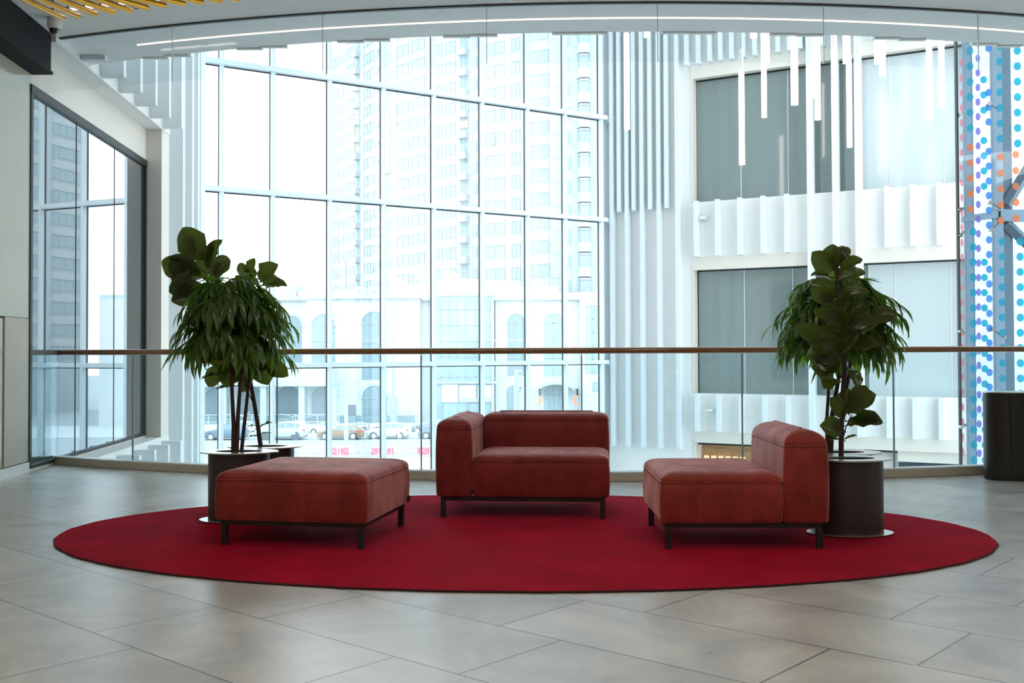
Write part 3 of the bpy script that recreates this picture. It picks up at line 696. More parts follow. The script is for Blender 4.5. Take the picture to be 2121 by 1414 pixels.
# ================================================================== PLANTERS
def ring_plate(mb, outer, inner, z0, z1, mat):
    n = len(outer)
    vs = [(x, y, z) for z in (z0, z1) for x, y in outer] + [(x, y, z) for z in (z0, z1) for x, y in inner]; fs = []
    for k in range(n):
        j = (k + 1) % n
        fs += [(k, j, n + j, n + k), (2 * n + j, 2 * n + k, 3 * n + k, 3 * n + j), (n + k, n + j, 3 * n + j, 3 * n + k), (j, k, 2 * n + k, 2 * n + j)]
    mb.add(vs, fs, mat)
def planter(X, Y, label, ox=0, oy=0, rz=0):
    r = empty('planter', (X, Y, RUGZ), rz, label=label, cat='planter', group='dark oval metal planters on the rug')
    f = MB(); f.loft([[(x, y, .006) for x, y in sup(.278, .195, 64, 1.9)], [(x, y, .010) for x, y in sup(.278, .195, 64, 1.9)]], 'steel_brushed'); f.obj('base_plate', r, smooth=40, label='flat brushed steel oval foot plate')
    f = MB(); n = 72; o = sup(.215, .150, n, 2.1); i_ = sup(.205, .140, n, 2.1)
    ring_plate(f, o, i_, .010, .478, 'planter_metal'); f.obj('body', r, smooth=40)
    f = MB(); ring_plate(f, sup(.278, .195, n, 1.9), sup(.165, .095, n, 2.0, ox, oy), .478, .486, 'steel_brushed'); f.obj('rim', r, smooth=40, label='flat brushed steel oval rim')
    f = MB(); random.seed(int(X * 100)); rings = [[(x, y, .452) for x, y in sup(.19, .125, 40, 2)], [(x, y, .458 + random.uniform(-.006, .006)) for x, y in sup(.12, .08, 40, 2)], [(x, y, .462 + random.uniform(-.006, .006)) for x, y in sup(.05, .03, 40, 2)]]
    f.loft(rings, 'soil'); f.obj('soil', r, smooth=60)
    f = MB()
    for _ in range(34):
        a = random.uniform(0, 2 * pi); q = sqrt(random.random()); x, y = .13 * q * cos(a), .075 * q * sin(a); s_ = random.uniform(.005, .011)
        f.loft([[(x + s_ * c * cos(2 * pi * k / 6), y + s_ * c * sin(2 * pi * k / 6), .46 + s_ * h) for k in range(6)] for c, h in ((.6, -.4), (1, .2), (.7, .8), (.2, 1.05))], 'soil')
    b = f.obj('bark_chips', r, smooth=60); b['kind'] = 'stuff'
    return r
PL1 = (-1.935, 7.46); PL2 = (-1.845, 7.86); PR1 = (2.185, 6.84); PR2 = (2.255, 7.25)
planter(*PL1, 'left dark oval planter nearer the ottoman, its rim catching white light', -.0, .0)
planter(*PL2, 'left dark oval planter half hidden behind the one by the ottoman', .0, .0)
planter(*PR1, 'right dark oval planter standing against the lounge chair back, front one', 0, 0)
planter(*PR2, 'right dark oval planter mostly hidden behind the front one', 0, 0)

# ---------------------------------------------------------------- leaves
def leaf(mb, p, d, up, L_, W_, mat, kind='willow', curl=.25, rnd=random):
    """p base, d direction; blade bends towards -up by curl"""
    d = Vector(d).normalized(); up = Vector(up); side = d.cross(up)
    if side.length < 1e-3: side = d.cross(Vector((1, 0, 0)))
    side.normalize(); nrm = side.cross(d).normalized(); n = 7 if kind == 'willow' else 12
    vs = []; tw = rnd.uniform(-.3, .3)
    for i in range(n + 1):
        t = i / n if kind == 'willow' else (1 - cos(pi * i / n)) / 2
        if kind == 'willow': w_ = W_ * (sin(pi * min(1, t * .97 + .03) ** .8)) ** .9 if 0 < t < 1 else (.08 * W_ if t == 0 else 0.0)
        else:
            w_ = W_ * (max(0.0, sin(pi * t ** 1.25)) ** .62) * (.72 + .32 * t) if 0 < t < 1 else W_ * (.06 if t == 0 else .03)
            w_ *= 1 + .06 * sin(t * 17 + tw * 9)
        c = p + d * (L_ * (t - .12 * curl * t * t)) - nrm * (L_ * curl * t * t)
        fold = (.22 if kind == 'willow' else .27)
        wave = 0 if kind == 'willow' else .05 * L_ * sin(t * 15 + tw * 7)
        a = tw * t; s2 = side * cos(a) + nrm * sin(a); n2 = nrm * cos(a) - side * sin(a)
        if kind == 'willow': vs += [c - s2 * w_ / 2 + n2 * (w_ * fold), c, c + s2 * w_ / 2 + n2 * (w_ * fold)]
        else: vs += [c - s2 * w_ / 2 + n2 * (w_ * fold + wave), c - s2 * w_ / 4 + n2 * (w_ * fold * .6), c, c + s2 * w_ / 4 + n2 * (w_ * fold * .6), c + s2 * w_ / 2 + n2 * (w_ * fold - wave)]
    m_ = 3 if kind == 'willow' else 5; fs = []
    for i in range(n):
        for j in range(m_ - 1): fs.append((i * m_ + j, i * m_ + j + 1, (i + 1) * m_ + j + 1, (i + 1) * m_ + j))
    mb.add(vs, fs, mat)

def stemline(pts, Y0, dY=None):
    return [at(px, py, Y0 + (dy or 0)) for px, py, dy in pts]

def willow(label, group, stems, crown, seed, base):
    """stems: list of (points, radius); crown: (px, py, Y, rx, rz)"""
    rnd = random.Random(seed)
    r = empty('willow_ficus', base, label=label, cat='potted plant', group=group)
    def loc(v): return tuple(Vector(v) - Vector(base))
    for pts, rad in stems:
        P = [loc(at(*p)) for p in pts]; f = MB(); f.tube(P, [rad * (1 - .35 * i / (len(P) - 1)) for i in range(len(P))], 'plant_stem', 10); f.obj('stem', r, smooth=60)
    c = at(crown[0], crown[1], crown[2]); rx, rz = crown[3], crown[4]
    tw = MB(); lf = MB()
    NT = 135
    for i in range(NT):
        az = 2 * pi * (i * .618034) + rnd.uniform(-.2, .2); h = (i + .5) / NT       # 0 bottom .. 1 top
        hz = -.14 * rz + .96 * rz * h + rnd.uniform(-.04, .04)
        reach = rx * (sqrt(max(.0, 1 - (max(0, h - .45) / .70) ** 2)) * rnd.uniform(.62, .98))
        p0 = c + Vector((rnd.uniform(-.05, .05) , rnd.uniform(-.05, .05), hz - .10))
        L_ = reach * .82
        dirh = Vector((cos(az), sin(az) * .85, 0)); rise = (.16 + .22 * h)
        pts = []
        for k in range(7):
            t = k / 6; pts.append(p0 + dirh * (L_ * t) + Vector((0, 0, rise * t - (rise + .02 + .10 * (1 - h)) * t * t)))
        tw.tube([loc(p) for p in pts], [.0045 * (1 - .7 * k / 6) for k in range(7)], 'twig', 5)
        nl = 11
        for k in range(nl):
            t = .32 + .68 * (k + rnd.random() * .5) / nl; q = t * 6; a = min(int(q), 5); p = pts[a].lerp(pts[a + 1], min(1, q - a))
            td = (pts[a + 1] - pts[a]).normalized(); sd = td.cross(Vector((0, 0, 1))).normalized() * (1 if k % 2 else -1)
            d = td * rnd.uniform(.6, 1.4) + sd * rnd.uniform(.1, .7) + Vector((0, 0, -1)) * rnd.uniform(.1, .95) + Vector((rnd.uniform(-.2, .2), rnd.uniform(-.2, .2), rnd.uniform(-.1, .25)))
            leaf(lf, Vector(loc(p)), d, Vector((0, 0, 1)) + dirh * .4, rnd.uniform(.12, .19), rnd.uniform(.030, .042), 'willow_leaf', 'willow', rnd.uniform(.1, .4), rnd)
    tw.obj('twigs', r, smooth=60); lf.obj('foliage', r, smooth=180)
    return r

def px_left(b): return b[0] < 0
def fiddle(label, group, stems, leaves, seed, base, Y):
    """leaves: (px, py, angle in picture degrees (0 right, 90 up), length, width, depth tilt, dY)"""
    rnd = random.Random(seed)
    r = empty('fiddle_leaf_fig', base, label=label, cat='potted plant', group=group)
    B = Vector(base)
    for pts, rad in stems:
        P = [tuple(at(*p) - B) for p in pts]; f = MB(); f.tube(P, [rad * (1 - .4 * i / (len(P) - 1)) for i in range(len(P))], 'plant_stem', 10); f.obj('stem', r, smooth=60)
    lf = MB(); SC_ = 1.14 if px_left(base) else .98
    for (px, py, ang, L_, W_, tilt, dY) in leaves:
        p = at(px, py, Y + dY) - B; a = radians(ang)
        d = Vector((cos(a), sin(radians(tilt)) * 1.0, sin(a))).normalized()
        # face the blade partly to the viewer: up vector leans to -Y
        up = Vector((-sin(a) * .35, -1.0, cos(a) * .35 + .15)) if W_ > .09 else Vector((0, -.25, 1))
        L_ *= SC_; W_ *= SC_; up = up + Vector((rnd.uniform(-.55, .55), rnd.uniform(-.1, .5), rnd.uniform(-.3, .6)))
        leaf(lf, p, d, up, L_, W_, 'fiddle_leaf', 'fiddle', rnd.uniform(.08, .28), rnd)
        # petiole
        lf.tube([p - d * .03, p + d * .01], .0035, 'twig', 5)
    lf.obj('foliage', r, smooth=180)
    return r

Y1, Y2 = PL1[1], PL2[1]
willow('weeping narrow-leaved ficus with three thin trunks in the left planters', 'indoor plants in the planters',
       [([(483, 937, Y1), (484, 880, Y1), (481, 820, Y1), (478, 740, Y1), (474, 660, Y1)], .016), ([(490, 937, Y1 + .01), (493, 860, Y1 + .01), (498, 790, Y1 + .02), (503, 700, Y1 + .03)], .016),
        ([(500, 937, Y1 + .03), (506, 880, Y1 + .03), (513, 815, Y1 + .02), (520, 760, Y1), (526, 690, Y1)], .014), ([(513, 815, Y1 + .02), (507, 760, Y1 + .03), (502, 690, Y1 + .05)], .009)],
       (485, 668, Y1 + .02, .53, .40), 11, (PL1[0], Y1, RUGZ + .45))
LV = []
rn = random.Random(5)
# top left cluster of big leaves
LV += [(405, 535, 95, .16, .14, -30, -.02), (398, 560, 215, .15, .13, -30, -.04), (412, 595, 215, .18, .12, -20, .0), (440, 545, 95, .15, .11, 0, .03), (445, 575, 55, .14, .10, 0, .03), (418, 575, 145, .24, .20, -30, 0), (425, 540, 120, .26, .21, -35, -.03), (415, 560, 170, .25, .19, -30, .02), (420, 590, 190, .22, .17, -25, 0), (432, 560, 75, .22, .14, -15, .02), (436, 585, 65, .22, .14, 10, .04), (430, 600, 175, .25, .15, -20, .05), (430, 600, 200, .24, .14, -30, -.02), (428, 580, 100, .22, .16, 20, .05), (428, 605, 20, .16, .10, -20, 0)]
# top right cluster
LV += [(532, 585, 95, .17, .14, -30, 0), (538, 585, 50, .18, .15, -30, 0), (530, 590, 128, .18, .10, -10, .03), (548, 600, 25, .16, .11, -20, .03), (540, 592, 15, .17, .12, 10, .05), (530, 600, 150, .16, .1, -20, 0)]
# lower leaves under the canopy
LV += [(485, 742, 262, .20, .17, -30, -.03), (500, 758, 285, .18, .14, -30, -.02), (536, 742, 292, .19, .17, -30, 0), (548, 748, 335, .20, .13, -30, .02), (470, 750, 235, .2, .14, -20, .02), (500, 752, 172, .25, .10, -20, -.04), (492, 742, 150, .24, .15, -30, 0), (484, 778, 168, .20, .07, -20, -.02), (500, 800, 178, .16, .05, -15, 0), (495, 785, 95, .19, .16, -25, -.05), (512, 770, 110, .17, .13, -25, 0), (522, 775, 62, .20, .17, -35, -.03), (528, 768, 30, .22, .15, -30, 0), (512, 740, 140, .2, .14, -25, .05), (536, 885, 28, .10, .04, -10, 0), (534, 900, 18, .09, .025, 0, 0), (534, 882, 170, .07, .03, 0, 0), (532, 902, 185, .06, .025, 0, 0), (525, 745, 80, .2, .14, -20, .03)]
fiddle('fiddle leaf fig with broad leaves rising above the left weeping ficus', 'indoor plants in the planters',
       [([(540, 924, Y2), (534, 880, Y2), (526, 830, Y2), (518, 785, Y2), (512, 740, Y2), (500, 690, Y2), (450, 630, Y2), (424, 570, Y2)], .017), ([(512, 740, Y2), (526, 690, Y2 + .03), (536, 640, Y2), (534, 580, Y2)], .010), ([(527, 838, Y2), (515, 815, Y2 - .02), (505, 808, Y2 - .05)], .005)],
       LV, 7, (PL2[0], Y2, RUGZ + .45), Y2)
Y3, Y4 = PR1[1], PR2[1]
willow('weeping narrow-leaved ficus with arching sprays in the right rear planter', 'indoor plants in the planters',
       [([(1713, 938, Y4), (1713, 860, Y4), (1718, 780, Y4), (1722, 690, Y4)], .013), ([(1720, 938, Y4), (1724, 860, Y4), (1734, 800, Y4), (1748, 720, Y4)], .019), ([(1742, 850, Y4 + .03), (1756, 790, Y4), (1768, 700, Y4), (1772, 640, Y4)], .014)],
       (1738, 668, Y4, .56, .40), 23, (PR2[0], Y4, RUGZ + .45))
LV = []
LV += [(1728, 562, 150, .21, .17, -30, 0), (1728, 558, 100, .17, .14, -10, 0), (1732, 570, 40, .20, .13, -20, .02), (1722, 575, 165, .16, .09, -20, 0), (1732, 580, 25, .19, .11, -35, -.03), (1730, 560, 75, .18, .12, 0, .03), (1735, 545, 62, .13, .1, -10, 0)]
LV += [(1735, 615, 172, .22, .14, -30, -.06), (1738, 630, 158, .20, .12, -25, -.02), (1738, 620, 20, .20, .12, -30, -.06), (1736, 640, 188, .20, .12, -30, 0), (1742, 600, 12, .18, .11, 10, .05), (1740, 600, 165, .2, .12, 10, .03)]
LV += [(1745, 700, 160, .24, .17, -40, -.05), (1740, 720, 200, .24, .17, -45, -.04), (1742, 690, 120, .22, .17, -40, -.06), (1748, 690, 30, .24, .15, -40, -.05), (1750, 720, 15, .22, .16, -40, 0), (1735, 745, 178, .24, .16, -35, -.05), (1732, 765, 172, .22, .17, -40, -.02), (1738, 740, 210, .22, .16, -40, 0), (1745, 735, 70, .22, .12, -40, -.04), (1752, 760, 300, .16, .12, -30, 0), (1740, 790, 175, .15, .13, -30, 0), (1742, 660, 90, .2, .15, -30, -.03), (1750, 675, 50, .22, .16, -30, -.02)]
LV += [(1700, 700, 160, .2, .15, -30, .05), (1790, 660, 10, .2, .15, -30, .1), (1775, 700, 340, .2, .15, -30, .08), (1748, 865, 130, .19, .14, -30, 0), (1750, 855, 40, .24, .20, -40, -.03), (1762, 852, 68, .20, .14, -20, 0), (1752, 850, 95, .15, .12, -20, .02), (1756, 880, 20, .22, .18, -35, 0), (1757, 872, 8, .20, .14, -30, .02), (1745, 893, 165, .17, .15, -30, -.03), (1746, 890, 150, .15, .1, -20, .02), (1743, 912, 170, .09, .06, -10, 0), (1745, 912, 25, .10, .06, -10, 0)]
fiddle('tall fiddle leaf fig with broad dark leaves in the right front planter', 'indoor plants in the planters',
       [([(1742, 945, Y3), (1743, 880, Y3), (1745, 820, Y3), (1750, 760, Y3), (1745, 700, Y3), (1738, 640, Y3), (1733, 580, Y3), (1734, 545, Y3)], .017), ([(1744, 915, Y3), (1752, 885, Y3), (1764, 858, Y3)], .005), ([(1750, 790, Y3), (1738, 775, Y3 - .03), (1730, 745, Y3 - .05)], .006)],
       LV, 9, (PR1[0], Y3, RUGZ + .45), Y3)

# ================================================================== DARK BIN at the right
bn = empty('waste_bin', (4.98, 9.82, 0), radians(6), label='dark bronze oval waste bin against the balustrade at the right edge', cat='waste bin')
f = MB(); f.loft([[(x, y, z) for x, y in sup(.60, .235, 96, 2.3)] for z in (.012, .80)], 'bin_metal'); f.obj('body', bn, smooth=40)
f = MB(); f.loft([[(x, y, z) for x, y in sup(.59, .225, 80, 2.3)] for z in (0, .012)], 'black_steel'); f.obj('plinth', bn, smooth=40)
f = MB(); ring_plate(f, sup(.605, .24, 96, 2.3), sup(.16, .10, 96, 2.0, -.08, 0), .80, .808, 'steel_brushed'); f.obj('top_plate', bn, smooth=40, label='flat steel lid plate with round opening')
f = MB(); f.loft([[(x - .08, y, z) for x, y in sup(.158, .098, 40, 2.0)] for z in (.8005, .8025)], 'black_gasket'); f.obj('opening', bn)
def door(a0, a1):
    f = MB(); n = 14; o = []
    for k in range(n + 1):
        t = a0 + (a1 - a0) * k / n; c, s = cos(t), sin(t)
        o.append((.607 * math.copysign(abs(c) ** (2 / 2.3), c), .242 * math.copysign(abs(s) ** (2 / 2.3), s)))
    i_ = [(x * .985, y * .97) for x, y in o]
    f.prism(i_ + o[::-1], .03, .795, 'bin_metal'); f.obj('door', bn, smooth=30)
door(pi * 1.03, pi * 1.235); door(pi * 1.243, pi * 1.5); door(pi * 1.508, pi * 1.76)

# ================================================================== OUTSIDE: street level z = GZ
GZ = -7.6
def gdist(py): return (EYE - GZ) * FPX / (py - 727)     # distance of a ground point seen at picture row py
f = MB(); f.box(-260, 260, 27.0, 420, GZ - .3, GZ, 'asphalt'); f.box(-260, -7.5, 10, 27, GZ - .3, GZ, 'asphalt'); f.box(-7.5, 260, 24, 27, GZ - .32, GZ - .02, 'asphalt'); tag(f.obj('street'), 'pale asphalt street outside the glazed wall', kind='structure')
f = MB(); f.box(-120, 120, 78.5, 87.2, GZ + .0, GZ + .06, 'lawn'); tag(f.obj('lawn'), 'strip of pale green lawn outside behind the street fence', kind='structure')
f = MB(); f.box(-120, 120, 76.5, 78.4, GZ, GZ + .10, 'pavement'); f.box(-120, 120, 91, 91.4, GZ, GZ + .12, 'road_kerb'); f.box(-120, 120, 112.5, 130, GZ, GZ + .14, 'pavement'); tag(f.obj('pavement'), 'pavement strips along the street', kind='structure')
def ox(px, Y): return (px - CX) / FPX * Y
def oz(py, Y, h=727): return EYE + (h - py) * Y / FPX

# ---- classical three storey building
YB = 130.0
bd = empty('classical_building', (0, YB, GZ), label='long pale stone building with arched windows and flat cornice across the street', cat='building')
def L(px): return ox(px, YB)
def Zb(py): return oz(py, YB) - GZ
bt = Zb(621)
f = MB(); f.box(L(330), L(900), 0, 14, 0, bt, 'far_wall'); f.box(L(640), L(872), -1.1, 0, 0, bt + .2, 'far_wall'); f.box(L(1026), L(1420), -.2, 14, 0, bt, 'far_wall'); f.box(L(900), L(1026), .6, 14, 0, bt, 'far_wall'); f.box(L(1200), L(1420), -.9, 0, 0, bt, 'far_wall'); f.obj('wall', bd)
f = MB(); f.box(L(330), L(642), -.7, 14, bt, bt + .55, 'far_trim'); f.box(L(638), L(874), -1.8, 14, bt + .15, bt + .8, 'far_trim'); f.box(L(874), L(1420), -.8, 14, bt - .05, bt + .5, 'far_trim'); f.obj('cornice', bd)
f = MB(); P = [(690, 616), (690, 603), (790, 597), (925, 573), (1062, 579), (1062, 616)]
f.loft([[(L(a), y, Zb(b)) for a, b in P] for y in (2.0, 13.0)], 'far_wall'); f.box(L(1062), L(1160), 2, 13, bt + .3, Zb(592), 'far_wall'); f.box(L(1160), L(1300), 2, 13, bt + .3, Zb(604), 'far_wall'); f.obj('attic', bd)
f = MB(); f.box(L(572), L(604), 3, 9, bt + .5, Zb(586), 'far_trim'); f.box(L(606), L(690), 3, 8, bt + .5, Zb(600), 'far_wall'); f.box(L(655), L(745), 13.2, 14, bt + .5, Zb(584), 'far_trim'); f.obj('roof_shed', bd)
def arch_pts(w_, h, n=14): # half width, height to springing
    return [(-w_, 0), (w_, 0), (w_, h)] + [(w_ * cos(pi * k / n), h + w_ * sin(pi * k / n)) for k in range(1, n)] + [(-w_, h)]
def arched(pxc, pxw, pyt, pyb, y0, name='window', pane='far_pane', bars=1, rows=3):
    w_ = pxw / 2 * YB / FPX; zb_, zt_ = Zb(pyb), Zb(pyt); h = zt_ - zb_ - w_; X = L(pxc)
    P = arch_pts(w_, h); f = MB()
    f.add([(X + x, y0 - .06, zb_ + z) for x, z in P] + [(X + x, y0 + .05, zb_ + z) for x, z in P], [tuple(range(len(P)))[::-1], tuple(range(len(P), 2 * len(P)))] + [(i, (i + 1) % len(P), len(P) + (i + 1) % len(P), len(P) + i) for i in range(len(P))], pane)
    o = f.obj(name, bd)
    g = MB(); Q = arch_pts(w_ + .32, h); n = len(P)
    if pxw > 30:
        vs = [(X + x, y0 - .14, zb_ + z) for x, z in P[2:]] + [(X + x, y0 - .14, zb_ + z) for x, z in Q[2:]] + [(X + x, y0, zb_ + z) for x, z in P[2:]] + [(X + x, y0, zb_ + z) for x, z in Q[2:]]; m_ = n - 2
        fs = [(i, i + 1, m_ + i + 1, m_ + i) for i in range(m_ - 1)] + [(m_ + i, m_ + i + 1, 3 * m_ + i + 1, 3 * m_ + i) for i in range(m_ - 1)] + [(i + 1, i, 2 * m_ + i, 2 * m_ + i + 1) for i in range(m_ - 1)]
        g.add(vs, fs, 'far_trim')
    for k in range(1, bars + 1): x = -w_ + 2 * w_ * k / (bars + 1); g.box(X + x - .05, X + x + .05, y0 - .12, y0 - .05, zb_, zb_ + h + w_ * .85, 'far_frame')
    for k in range(1, rows + 1): z = zb_ + h * k / rows; g.box(X - w_, X + w_, y0 - .12, y0 - .05, z - .05, z + .05, 'far_frame')
    g.obj('surround', o)
for c, w_, t_, b_, y0, pn in [(362, 44, 652, 764, 0, 'far_pane'), (412, 44, 652, 764, 0, 'far_pane'), (462, 44, 652, 764, 0, 'far_pane'), (540, 44, 652, 764, 0, 'far_pane'), (603, 44, 652, 764, 0, 'far_pane'), (673, 48, 650, 764, -1.1, 'far_pane'), (777, 51, 645, 784, -1.1, 'far_pane'), (1069, 36, 650, 778, -.2, 'far_pane'), (1146, 38, 650, 778, -.2, 'far_pane_light')]:
    arched(c, w_, t_, b_, y0, pane=pn)
for c, w_, t_, b_, y0 in [(362, 46, 797, 856, 0), (450, 48, 797, 856, 0), (520, 48, 797, 856, 0), (598, 50, 797, 856, 0), (674, 50, 797, 854, -1.1), (778, 52, 797, 862, -1.1), (1064, 30, 797, 872, -.2)]:
    arched(c, w_, t_, b_, y0, rows=2)
def rectwin(px0, px1, pyt, pyb, y0, pane='far_pane_light', nb=1, nr=2, par=None, name='window', Zf=Zb, Lf=L, fr='far_frame'):
    f = MB(); f.box(Lf(px0), Lf(px1), y0 - .06, y0 + .05, Zf(pyb), Zf(pyt), pane); o = f.obj(name, par or bd)
    g = MB(); a, b, c, d = Lf(px0), Lf(px1), Zf(pyb), Zf(pyt)
    for k in range(nb + 2): x = a + (b - a) * k / (nb + 1); g.box(x - .05, x + .05, y0 - .1, y0 - .05, c, d, fr)
    for k in range(nr + 2): z = c + (d - c) * k / (nr + 1); g.box(a, b, y0 - .1, y0 - .05, z - .05, z + .05, fr)
    g.obj('window_frame', o)
rectwin(1212, 1241, 634, 772, -.9, nb=1, nr=4); rectwin(1227, 1241, 792, 809, -.9, nb=0, nr=0)
# glass stair block
f = MB(); f.box(L(903), L(1023), -1.6, .6, 0, Zb(613), 'glassy_block'); gb = f.obj('glass_block', bd, label='teal glass curtain block in the stone front')
g = MB()
for px in (903, 915, 932, 949, 966, 986, 1004, 1022): g.box(L(px) - .05, L(px) + .05, -1.7, -1.6, 0, Zb(613), 'far_frame')
for py in (613, 641, 674, 706, 738, 779, 790): g.box(L(903), L(1023), -1.7, -1.6, Zb(py) - .05, Zb(py) + .05, 'far_frame')
g.obj('glazing_bars', gb)
f = MB(); f.box(L(903), L(1030), -2.0, -1.6, Zb(793), Zb(788), 'mauve_band'); f.box(L(951), L(1023), -1.85, -1.6, Zb(831), Zb(822), 'mauve_band'); f.box(L(1018), L(1024), -1.9, -1.5, Zb(880), Zb(620), 'mauve_band'); f.obj('sign_band', gb)
f = MB(); f.box(L(916), L(950), -1.8, -1.6, Zb(831), Zb(794), 'far_wall'); f.box(L(952), L(986), -1.8, -1.6, Zb(822), Zb(796), 'far_wall'); f.box(L(990), L(1018), -1.8, -1.6, Zb(822), Zb(796), 'far_wall'); f.obj('white_panel', gb)
f = MB(); f.box(L(907), L(918), -1.85, -1.6, 0, Zb(834), 'far_pane'); f.box(L(973), L(1000), -1.85, -1.6, 0, Zb(834), 'far_pane'); f.obj('door', gb)
# colonnade canopy at the left
f = MB(); f.box(L(330), L(700), -4.0, -1.0, Zb(794), Zb(762), 'glassy_block' if False else 'far_wall'); f.box(L(330), L(702), -4.1, -.9, Zb(796), Zb(793), 'far_trim'); f.obj('canopy', bd)
for px in (480, 560, 637, 702):
    f = MB(); f.box(L(px) - .35, L(px) + .35, -3.8, -3.1, 0, Zb(794), 'far_trim'); f.obj('column', bd)
f = MB(); f.box(L(330), L(860), -.6 - 1.1, .0, 0, Zb(858), 'far_pane'); f.obj('stone_plinth', bd)
f = MB(); f.box(L(723), L(739), -1.25, -1.1, Zb(868), Zb(836), 'far_dark'); f.obj('door', bd)
# arched entrance canopy
f = MB(); X = L(1149); w_ = 36 * YB / FPX; n = 16
P = [(X + w_ * cos(pi * (.18 + .64 * k / n)) / cos(pi * .18), Zb(803) + (w_ * (sin(pi * (.18 + .64 * k / n)) - sin(pi * .18))) * .72) for k in range(n + 1)]
Q = [(x, z - .22) for x, z in P]
f.loft([[(x, y, z) for x, z in P + Q[::-1]] for y in (-3.0, -.2)], 'far_trim'); f.box(L(1114), L(1118), -3, -.2, Zb(818), Zb(803), 'far_wall'); f.box(L(1190), L(1194), -3, -.2, Zb(818), Zb(803), 'far_wall'); f.obj('entrance_canopy', bd)
arched(1147, 42, 796, 874, -.2, name='entrance', pane='far_pane_light', bars=3, rows=1)
f = MB()
for px in (1116, 1192): f.box(L(px) - .1, L(px) + .1, -3, -2.8, 0, Zb(803), 'far_frame')
f.obj('canopy_post', bd)
# rooftop things
for i, (px, py, s_) in enumerate([(743, 598, .9), (772, 598, .9), (972, 595, .5), (990, 595, .5), (1017, 594, .6), (1031, 602, .5)]):
    r = empty('air_conditioner', (L(px), YB + .95, GZ + bt + (.84 if px < 800 else .53) + .5 * s_), label='white air conditioner on the stone building roof, %s' % ['left of the pair by the attic', 'right of the pair by the attic', 'leftmost above the teal glass', 'second above the teal glass', 'first right of the teal glass', 'farthest right'][i], cat='air conditioner', group='air conditioners on the roof')
    f = MB(); f.box(-.6 * s_, .6 * s_, -.3, .3, -.5 * s_, .5 * s_, 'far_wall'); f.obj('casing', r)
    f = MB(); f.tube([(0, -.34, 0), (0, -.3, 0)], .36 * s_, 'far_frame', 16); f.obj('fan', r)
for i, px in enumerate((812, 872, 930)):
    r = empty('satellite_dish', (L(px), YB + 7, GZ + Zb(566 if i else 578)), label='white rooftop satellite dish, %s of three' % ['left', 'middle', 'right'][i], cat='satellite dish', group='dishes on the roof')
    f = MB(); rings = []
    for k in range(5):
        rr = 1.5 * k / 4; rings.append([(rr * cos(a) * .95, -.25 * (1 - (k / 4) ** 2) + .5 * rr * cos(a) * .3, rr * sin(a) * .55 - rr * cos(a) * .5) for a in [2 * pi * q / 20 for q in range(20)]])
    f.loft(rings, 'far_trim', False, False); f.obj('reflector', r, smooth=60); f = MB(); f.tube([(0, .3, 0), (.3, .3, -(Zb(566 if i else 578) - (Zb(594), Zb(582), Zb(572))[i]))], .1, 'far_frame', 6); f.obj('mast', r)

